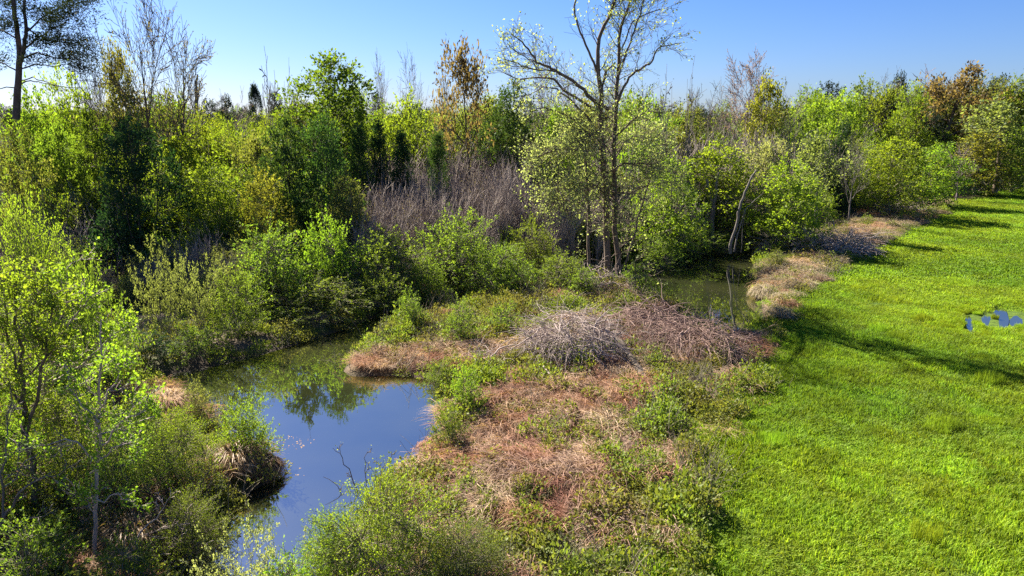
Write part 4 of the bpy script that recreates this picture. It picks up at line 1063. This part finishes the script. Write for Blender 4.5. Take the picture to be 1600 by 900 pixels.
# near saplings
def sap_leaves(rng, tips, base): return tip_leaves(rng, tips, 10, .068, .07, width=.75, lo=.5)
sapG = dict(per_m=5.0, len=.75, n=4, trop=.10, lo=.3)
g = P(62, 800)
limb_tree('sapling', 'nearest sapling with slim dark trunk and bright lime leaves', 'tree', g[1], [
    ([(62, 800), (50, 740), (43, 690), (40, 640), (34, 590), (30, 530), (24, 450)], .085, .02, .3), ([(40, 650), (20, 610), (2, 590), (-20, 560)], .04, .012, .5), ([(42, 680), (62, 600), (72, 530), (82, 470)], .05, .012, -.5), ([(36, 605), (60, 570), (90, 530), (104, 480)], .03, .01, .6),
    ([(34, 590), (15, 540), (8, 480), (2, 440)], .03, .01, .6), ([(31, 540), (50, 500), (60, 450), (66, 425)], .025, .01, -.4), ([(45, 700), (10, 680), (-20, 690)], .03, .01, -.4)], sapG, sap_leaves, 'brown', 'lime', 101)
g = P(62, 760)
limb_tree('sapling', 'sapling with pale branches sweeping up towards the shaded pool head', 'tree', g[1], [
    ([(70, 770), (66, 700), (64, 640), (72, 590), (88, 540), (112, 500), (142, 462)], .07, .012, -.2), ([(66, 610), (96, 590), (130, 570), (165, 535), (205, 500)], .045, .01, -.6), ([(70, 625), (110, 608), (150, 588), (190, 566)], .035, .01, .3), ([(82, 555), (78, 510), (82, 470), (80, 440)], .03, .01, .4), ([(66, 660), (110, 650), (150, 655), (205, 640)], .03, .008, -.8), ([(100, 518), (105, 480), (102, 445), (108, 410)], .025, .008, .6)],
    dict(per_m=4.0, len=.7, n=4, trop=.08, lo=.3), sap_leaves, 'dead', 'lime', 102)
g = P(148, 880)
limb_tree('sapling', 'thin straight sapling with pale twigs, in front of the tangled green bush', 'tree', g[1], [
    ([(146, 890), (150, 820), (151, 740), (154, 660), (157, 580), (158, 500)], .055, .012, .3), ([(152, 720), (120, 690), (90, 690), (40, 700)], .025, .007, -.4, 1), ([(152, 700), (190, 660), (230, 640)], .025, .007, -.5), ([(153, 680), (185, 670), (215, 690)], .02, .007, .3), ([(151, 780), (185, 770), (210, 790)], .02, .007, .3), ([(155, 640), (180, 600), (200, 550)], .02, .007, .4), ([(152, 730), (175, 700), (208, 690)], .02, .007, -.3), ([(154, 660), (120, 620), (100, 570)], .02, .007, .4)],
    dict(per_m=3.0, len=.6, n=3, trop=.08, lo=.25), sap_leaves, 'dead', 'bright', 103)
g = P(-10, 850)
limb_tree('sapling', 'bare grey branched sapling at the bottom corner of the bank', 'tree', g[1], [
    ([(-10, 850), (10, 800), (30, 770), (60, 750), (95, 742)], .04, .008, -.3), ([(5, 810), (0, 740), (12, 680), (16, 600)], .03, .008, .4), ([(0, 835), (40, 810), (75, 805)], .03, .008, -.2), ([(8, 760), (40, 720), (80, 700)], .02, .007, .2)], dict(per_m=2.2, len=.6, n=3, trop=.05), lambda r, t, b: tip_leaves(r, t, 1, .07, .05), 'grey', 'bright', 104)
limb_tree('dead_branch', 'fallen bare branch sprawled over the bank under the tangled bushes', 'branch', P(250, 880)[1], [
    ([(180, 900), (215, 880), (250, 868), (285, 840), (300, 800)], .04, .008, .4), ([(240, 872), (270, 880), (300, 860)], .02, .008, .2), ([(200, 888), (215, 840), (245, 810), (262, 780)], .025, .008, .4), ([(210, 880), (250, 890), (285, 900)], .02, .008, 0)], dict(per_m=2.5, len=.6, n=3, trop=0.0), None, 'dead', 'bud', 105)

g = P(560, 770, WL)
limb_tree('dead_branch', 'thin dark twigs rising out of the water near the pool outlet', 'branch', g[1], [
    ([(560, 778), (548, 740), (535, 715), (520, 700)], .018, .006, .2), ([(575, 775), (570, 735), (575, 705)], .014, .006, .1), ([(590, 770), (598, 730), (612, 706)], .014, .006, -.1), ([(545, 785), (528, 760), (505, 745)], .014, .006, .1)], dict(per_m=1.6, len=.35, n=2, trop=.05), lambda r, t, b: tip_leaves(r, t, 1, .05, .03), 'brown', 'sage', 106)
# leaves and petals floating along the pool margin
rng = np.random.default_rng(55)
x, y = rand_pts(rng, 60000, -16, 14, 12, 60)
dwf = dwater(x, y); g = P(452, 692, WL); cl = fbm(x * .9, y * .9, 91)
k = (dwf < -.05) & ((rng.uniform(size=len(x)) < .5 * np.exp(dwf * 3.2) * sstep(.42, .7, cl)) | ((np.hypot(x - g[0], (y - g[1]) * 1.6) < .9) & (rng.uniform(size=len(x)) < .8)))
x, y = x[k], y[k]; n = len(x)
a = rng.uniform(0, 6.28, n); ax = np.stack([np.cos(a), np.sin(a), np.zeros(n)], 1)
v, t = leaf_arrays(np.stack([x, y, np.full(n, WL + .006)], 1), ax, rng.uniform(.03, .08, n), rng, .6, .05, 30)
tag(link('floating_leaves', make_mesh('floating_leaves', v, None, t), MATS['straw']), 'pinkish fallen leaves floating along the margin of the pool', kind='stuff')

# ------------------------------------------------------------------ brush piles, logs, tussocks
def brush_pile(name, label, cx, cy_, rx, ry, hh, n_big, n_small, mat, seed, droop=-.16, th=.022, L=(1.0, 2.2)):
    rng = np.random.default_rng(seed)
    z0 = h1(cx, cy_)
    root = tag(empty(name, (cx, cy_, z0)), label, 'brush pile')
    def stick(r, sides, sc=1.0):
        a = rng.uniform(0, 6.28); q = math.sqrt(rng.uniform()) * .8
        p = np.array([math.cos(a) * rx * q, math.sin(a) * ry * q, hh * (1 - q * q) * rng.uniform(.35, 1)])
        az = a + (rng.normal(0, .8) if rng.uniform() < .45 else rng.uniform(-3.1, 3.1)); el = rng.uniform(-.35, .75)
        d = np.array([math.cos(az) * math.cos(el), math.sin(az) * math.cos(el), math.sin(el)])
        pts = path(rng, p, d, rng.uniform(*L) * sc * rng.uniform(.55, 1.15), 6, .2, droop)
        pts[:, 2] = np.maximum(pts[:, 2], .02)
        return pts, np.linspace(r, r * .35, 7), sides
    for _ in range(n_big):
        w = Wood(); pts, rr, sd_ = stick(th * rng.uniform(1.1, 1.9), 6); w.tube(pts, rr, sd_)
        for k in range(2):
            q, dd, _f = interp(pts, rng.uniform(.3, .8)); w.tube(path(rng, q, rand_dir(rng, dd, R(40)), rng.uniform(.4, .9), 4, .15, droop), np.linspace(th * .6, th * .25, 5), 4)
        link('branch', w.mesh('branch'), MATS['bark_' + mat], root, True)
    w = Wood()
    for _ in range(n_small):
        pts, rr, sd_ = stick(th * rng.uniform(.4, .85), 4, .9); w.tube(pts, rr, 4)
        if rng.uniform() < .6:
            q, dd, _f = interp(pts, rng.uniform(.3, .8)); w.tube(path(rng, q, rand_dir(rng, dd, R(40)), rng.uniform(.3, .7), 3, .15, droop), np.linspace(th * .4, th * .2, 4), 3)
    tag(link('twigs', w.mesh('twigs'), MATS['bark_' + mat], root), kind='stuff')
    return root
g = P(890, 560); brush_pile('brush_pile', 'big dome of pale drooping bare branches beside the first fallen log', g[0], g[1], 2.4, 1.7, 2.2, 70, 760, 'dead', 201, -.13, .020)
g = P(1010, 530); brush_pile('brush_pile', 'brush pile of tangled reddish sticks between the two fallen logs', g[0], g[1], 2.8, 2.0, 1.75, 46, 640, 'red', 202, -.16, .017)
g = P(1085, 548); brush_pile('brush_pile', 'dark low brush pile at the corner of the pond', g[0], g[1], 2.8, 1.9, 1.3, 40, 560, 'red', 203, -.16, .017)
g = P(1295, 396); brush_pile('brush_pile', 'grey heap of cut brush at the edge of the green field', g[0], g[1], 4.2, 2.6, 1.5, 50, 520, 'dead', 204, -.10, .035, (1.2, 2.8))
g = P(1225, 390); brush_pile('brush_pile', 'smaller brush heap between the pond and the grey heap', g[0], g[1], 2.0, 2.2, 1.1, 20, 220, 'twig', 205, -.10, .03)
g = P(1405, 335); brush_pile('brush_pile', 'far low brush heap on the dry strip along the field', g[0], g[1], 4.0, 2.6, .9, 24, 260, 'twig', 206, -.10, .04)
g = P(1525, 294); brush_pile('brush_pile', 'farthest grey brush heap near the field corner', g[0], g[1], 5.5, 3.5, 1.6, 28, 260, 'dead', 207, -.08, .06, (1.5, 3.2))
g = P(780, 560); brush_pile('brush_pile', 'thin scatter of pale twigs on the matted grass spit', g[0], g[1], 2.4, 1.2, .4, 8, 90, 'dead', 208)
g = P(930, 455); brush_pile('brush_pile', 'snarl of pale dead twigs around the foot of the big dead topped tree', g[0], g[1], 2.6, 1.2, 1.4, 16, 150, 'dead', 209, -.05)
def log(name, label, a, b, r0, r1, mat, seed, stubs=2):
    rng = np.random.default_rng(seed); A, B = np.array(a), np.array(b)
    root = tag(empty(name, A), label, 'log')
    pts = np.array([(B - A) * t + rng.normal(0, .03, 3) for t in np.linspace(0, 1, 7)])
    w = Wood(); w.tube(pts, np.linspace(r0, r1, 7) * rng.uniform(.92, 1.08, 7), 10)
    n = 10
    v = np.concatenate(w.v); q = np.concatenate(w.q)
    caps = np.array([[pts[0]], [pts[-1]]]).reshape(-1, 3); k = len(v)
    t = [(k, (i + 1) % n, i) for i in range(n)] + [(k + 1, k - n + i, k - n + (i + 1) % n) for i in range(n)]
    link('stem', make_mesh('stem', np.concatenate([v, caps]), q, t), MATS['bark_' + mat], root, True)
    for _ in range(stubs):
        q_, dd, _f = interp(pts, rng.uniform(.2, .9)); w2 = Wood(); w2.tube(path(rng, q_, rand_dir(rng, dd, R(60)), rng.uniform(.4, .9), 3, .15, .1), np.linspace(r1 * .4, .015, 4), 5)
        link('stub', w2.mesh('stub'), MATS['bark_' + mat], root, True)
a, b = P(893, 487, .65), P(965, 545)
log('fallen_log', 'first fallen grey log sloping down beside the dome of pale branches', (*a, .65), (*b, .12), .08, .16, 'brown', 301)
a, b = P(998, 500, .6), P(1062, 560)
log('fallen_log', 'second fallen grey log sloping between reddish sticks and the dark brush pile', (*a, .6), (*b, .1), .08, .15, 'brown', 302)
a, b = P(962, 540), P(1012, 605)
log('fallen_log', 'dark log shape standing for shadow and roots below the first fallen log', (*a, .25), (*b, .12), .25, .2, 'dark', 303)  # dark stem laid in for the shadow and roots running on from the first log
a, b = P(850, 572, .5), P(878, 618)
log('fallen_log', 'thin pale pole lying at the foot of the dome of pale branches', (*a, .5), (*b, .08), .03, .04, 'dead', 304, 0)

g = P(1136, 634)                                           # a lone stake on the bank
st = tag(empty('wooden_stake', (g[0], g[1], h1(*g) - .05)), 'thin dark wooden stake standing alone in the weeds beside the field', 'stake')
wk = Wood(); wk.tube([(0, 0, 0), (.01, 0, .35), (.015, .01, .68), (.016, .01, .74)], [.03, .028, .026, .012], 6); link('shaft', wk.mesh('shaft'), MATS['bark_dark'], st)
def tussock(label, px, py, rad, hh, n, L, mat, seed, z=0., name='grass_tussock'):
    rng = np.random.default_rng(seed); g = P(px, py, z)
    a = rng.uniform(0, 6.28, n); r = rad * .45 * np.sqrt(rng.uniform(size=n))
    p = np.stack([np.cos(a) * r, np.sin(a) * r, hh * (1 - (r / rad) ** 2) * rng.uniform(.5, .95, n)], 1)
    az = a + rng.normal(0, .35, n); d = np.stack([np.cos(az), np.sin(az), np.zeros(n)], 1); up = np.array([0, 0, 1.])
    l = L * rng.uniform(.6, 1.2, n)[:, None]
    k = rng.uniform(.1, .9, n)[:, None]
    m1 = p + d * l * .3 + up * l * .35 * k; m2 = p + d * l * .62 + up * l * (.15 * k - .12); t = p + d * l * .82 - up * l * .5 * rng.uniform(.5, 1, n)[:, None]
    s = np.stack([-d[:, 1], d[:, 0], rng.normal(0, .4, n)], 1) * .009
    v = np.stack([p - s, p + s, m1 + s, m1 - s, m2 + s, m2 - s, t], 1).reshape(-1, 3); i = 7 * np.arange(n)[:, None]
    root = tag(empty(name, (g[0], g[1], h1(*g))), label, 'grass tussock')
    link('blade_clump', make_mesh('blade_clump', v, np.concatenate([i + [0, 1, 2, 3], i + [3, 2, 4, 5]]), i + [5, 4, 6]), MATS[mat], root)
    ang = np.linspace(0, 2 * np.pi, 13)[:-1]; vv = [(0, 0, hh * .9)]
    for q, zz in ((.4, .75), (.75, .35), (.95, -.4)): vv += [(math.cos(x) * rad * .6 * q * rng.uniform(.85, 1.15), math.sin(x) * rad * .6 * q * rng.uniform(.85, 1.15), hh * zz) for x in ang]
    tr = [(0, 1 + i, 1 + (i + 1) % 12) for i in range(12)]; qd = [(1 + 12 * r_ + i, 13 + 12 * r_ + i, 13 + 12 * r_ + (i + 1) % 12, 1 + 12 * r_ + (i + 1) % 12) for r_ in range(2) for i in range(12)]
    link('root_mound', make_mesh('root_mound', vv, qd, tr), MATS['bark_dark'], root, True)
tussock('shaggy brown tussock overhanging the pool under the arching bright bush', 372, 742, .7, .5, 1100, .75, 'sedge', 401, -.3)
tussock('second shaggy tussock at the tip of the bank jutting into the pool', 412, 742, .55, .4, 800, .6, 'sedge', 402, -.4)
tussock('reddish brown clump of dead grass at the head of the pool', 262, 640, 1.1, .6, 900, .8, 'straw', 403)
#tussock('tan hummock of dead grass on the pool bank beside the pale sprigs', 645, 745, .7, .4, 600, .6, 'straw', 404)
tussock('brown hummock of dead grass leaning over the water near the dark green bush', 676, 692, .5, .35, 380, .5, 'straw', 405)
#tussock('brown hummock at the tip of the matted grass spit', 565, 574, .6, .25, 400, .5, 'straw', 406)
tussock('brown clump of dead sedge in the shade under the tangled green bush', 215, 850, .9, .6, 800, .9, 'sedge', 407)
tussock('pale dry grass clump on the bank beyond the pond', 1195, 455, 1.0, .6, 700, .8, 'straw_pale', 408)
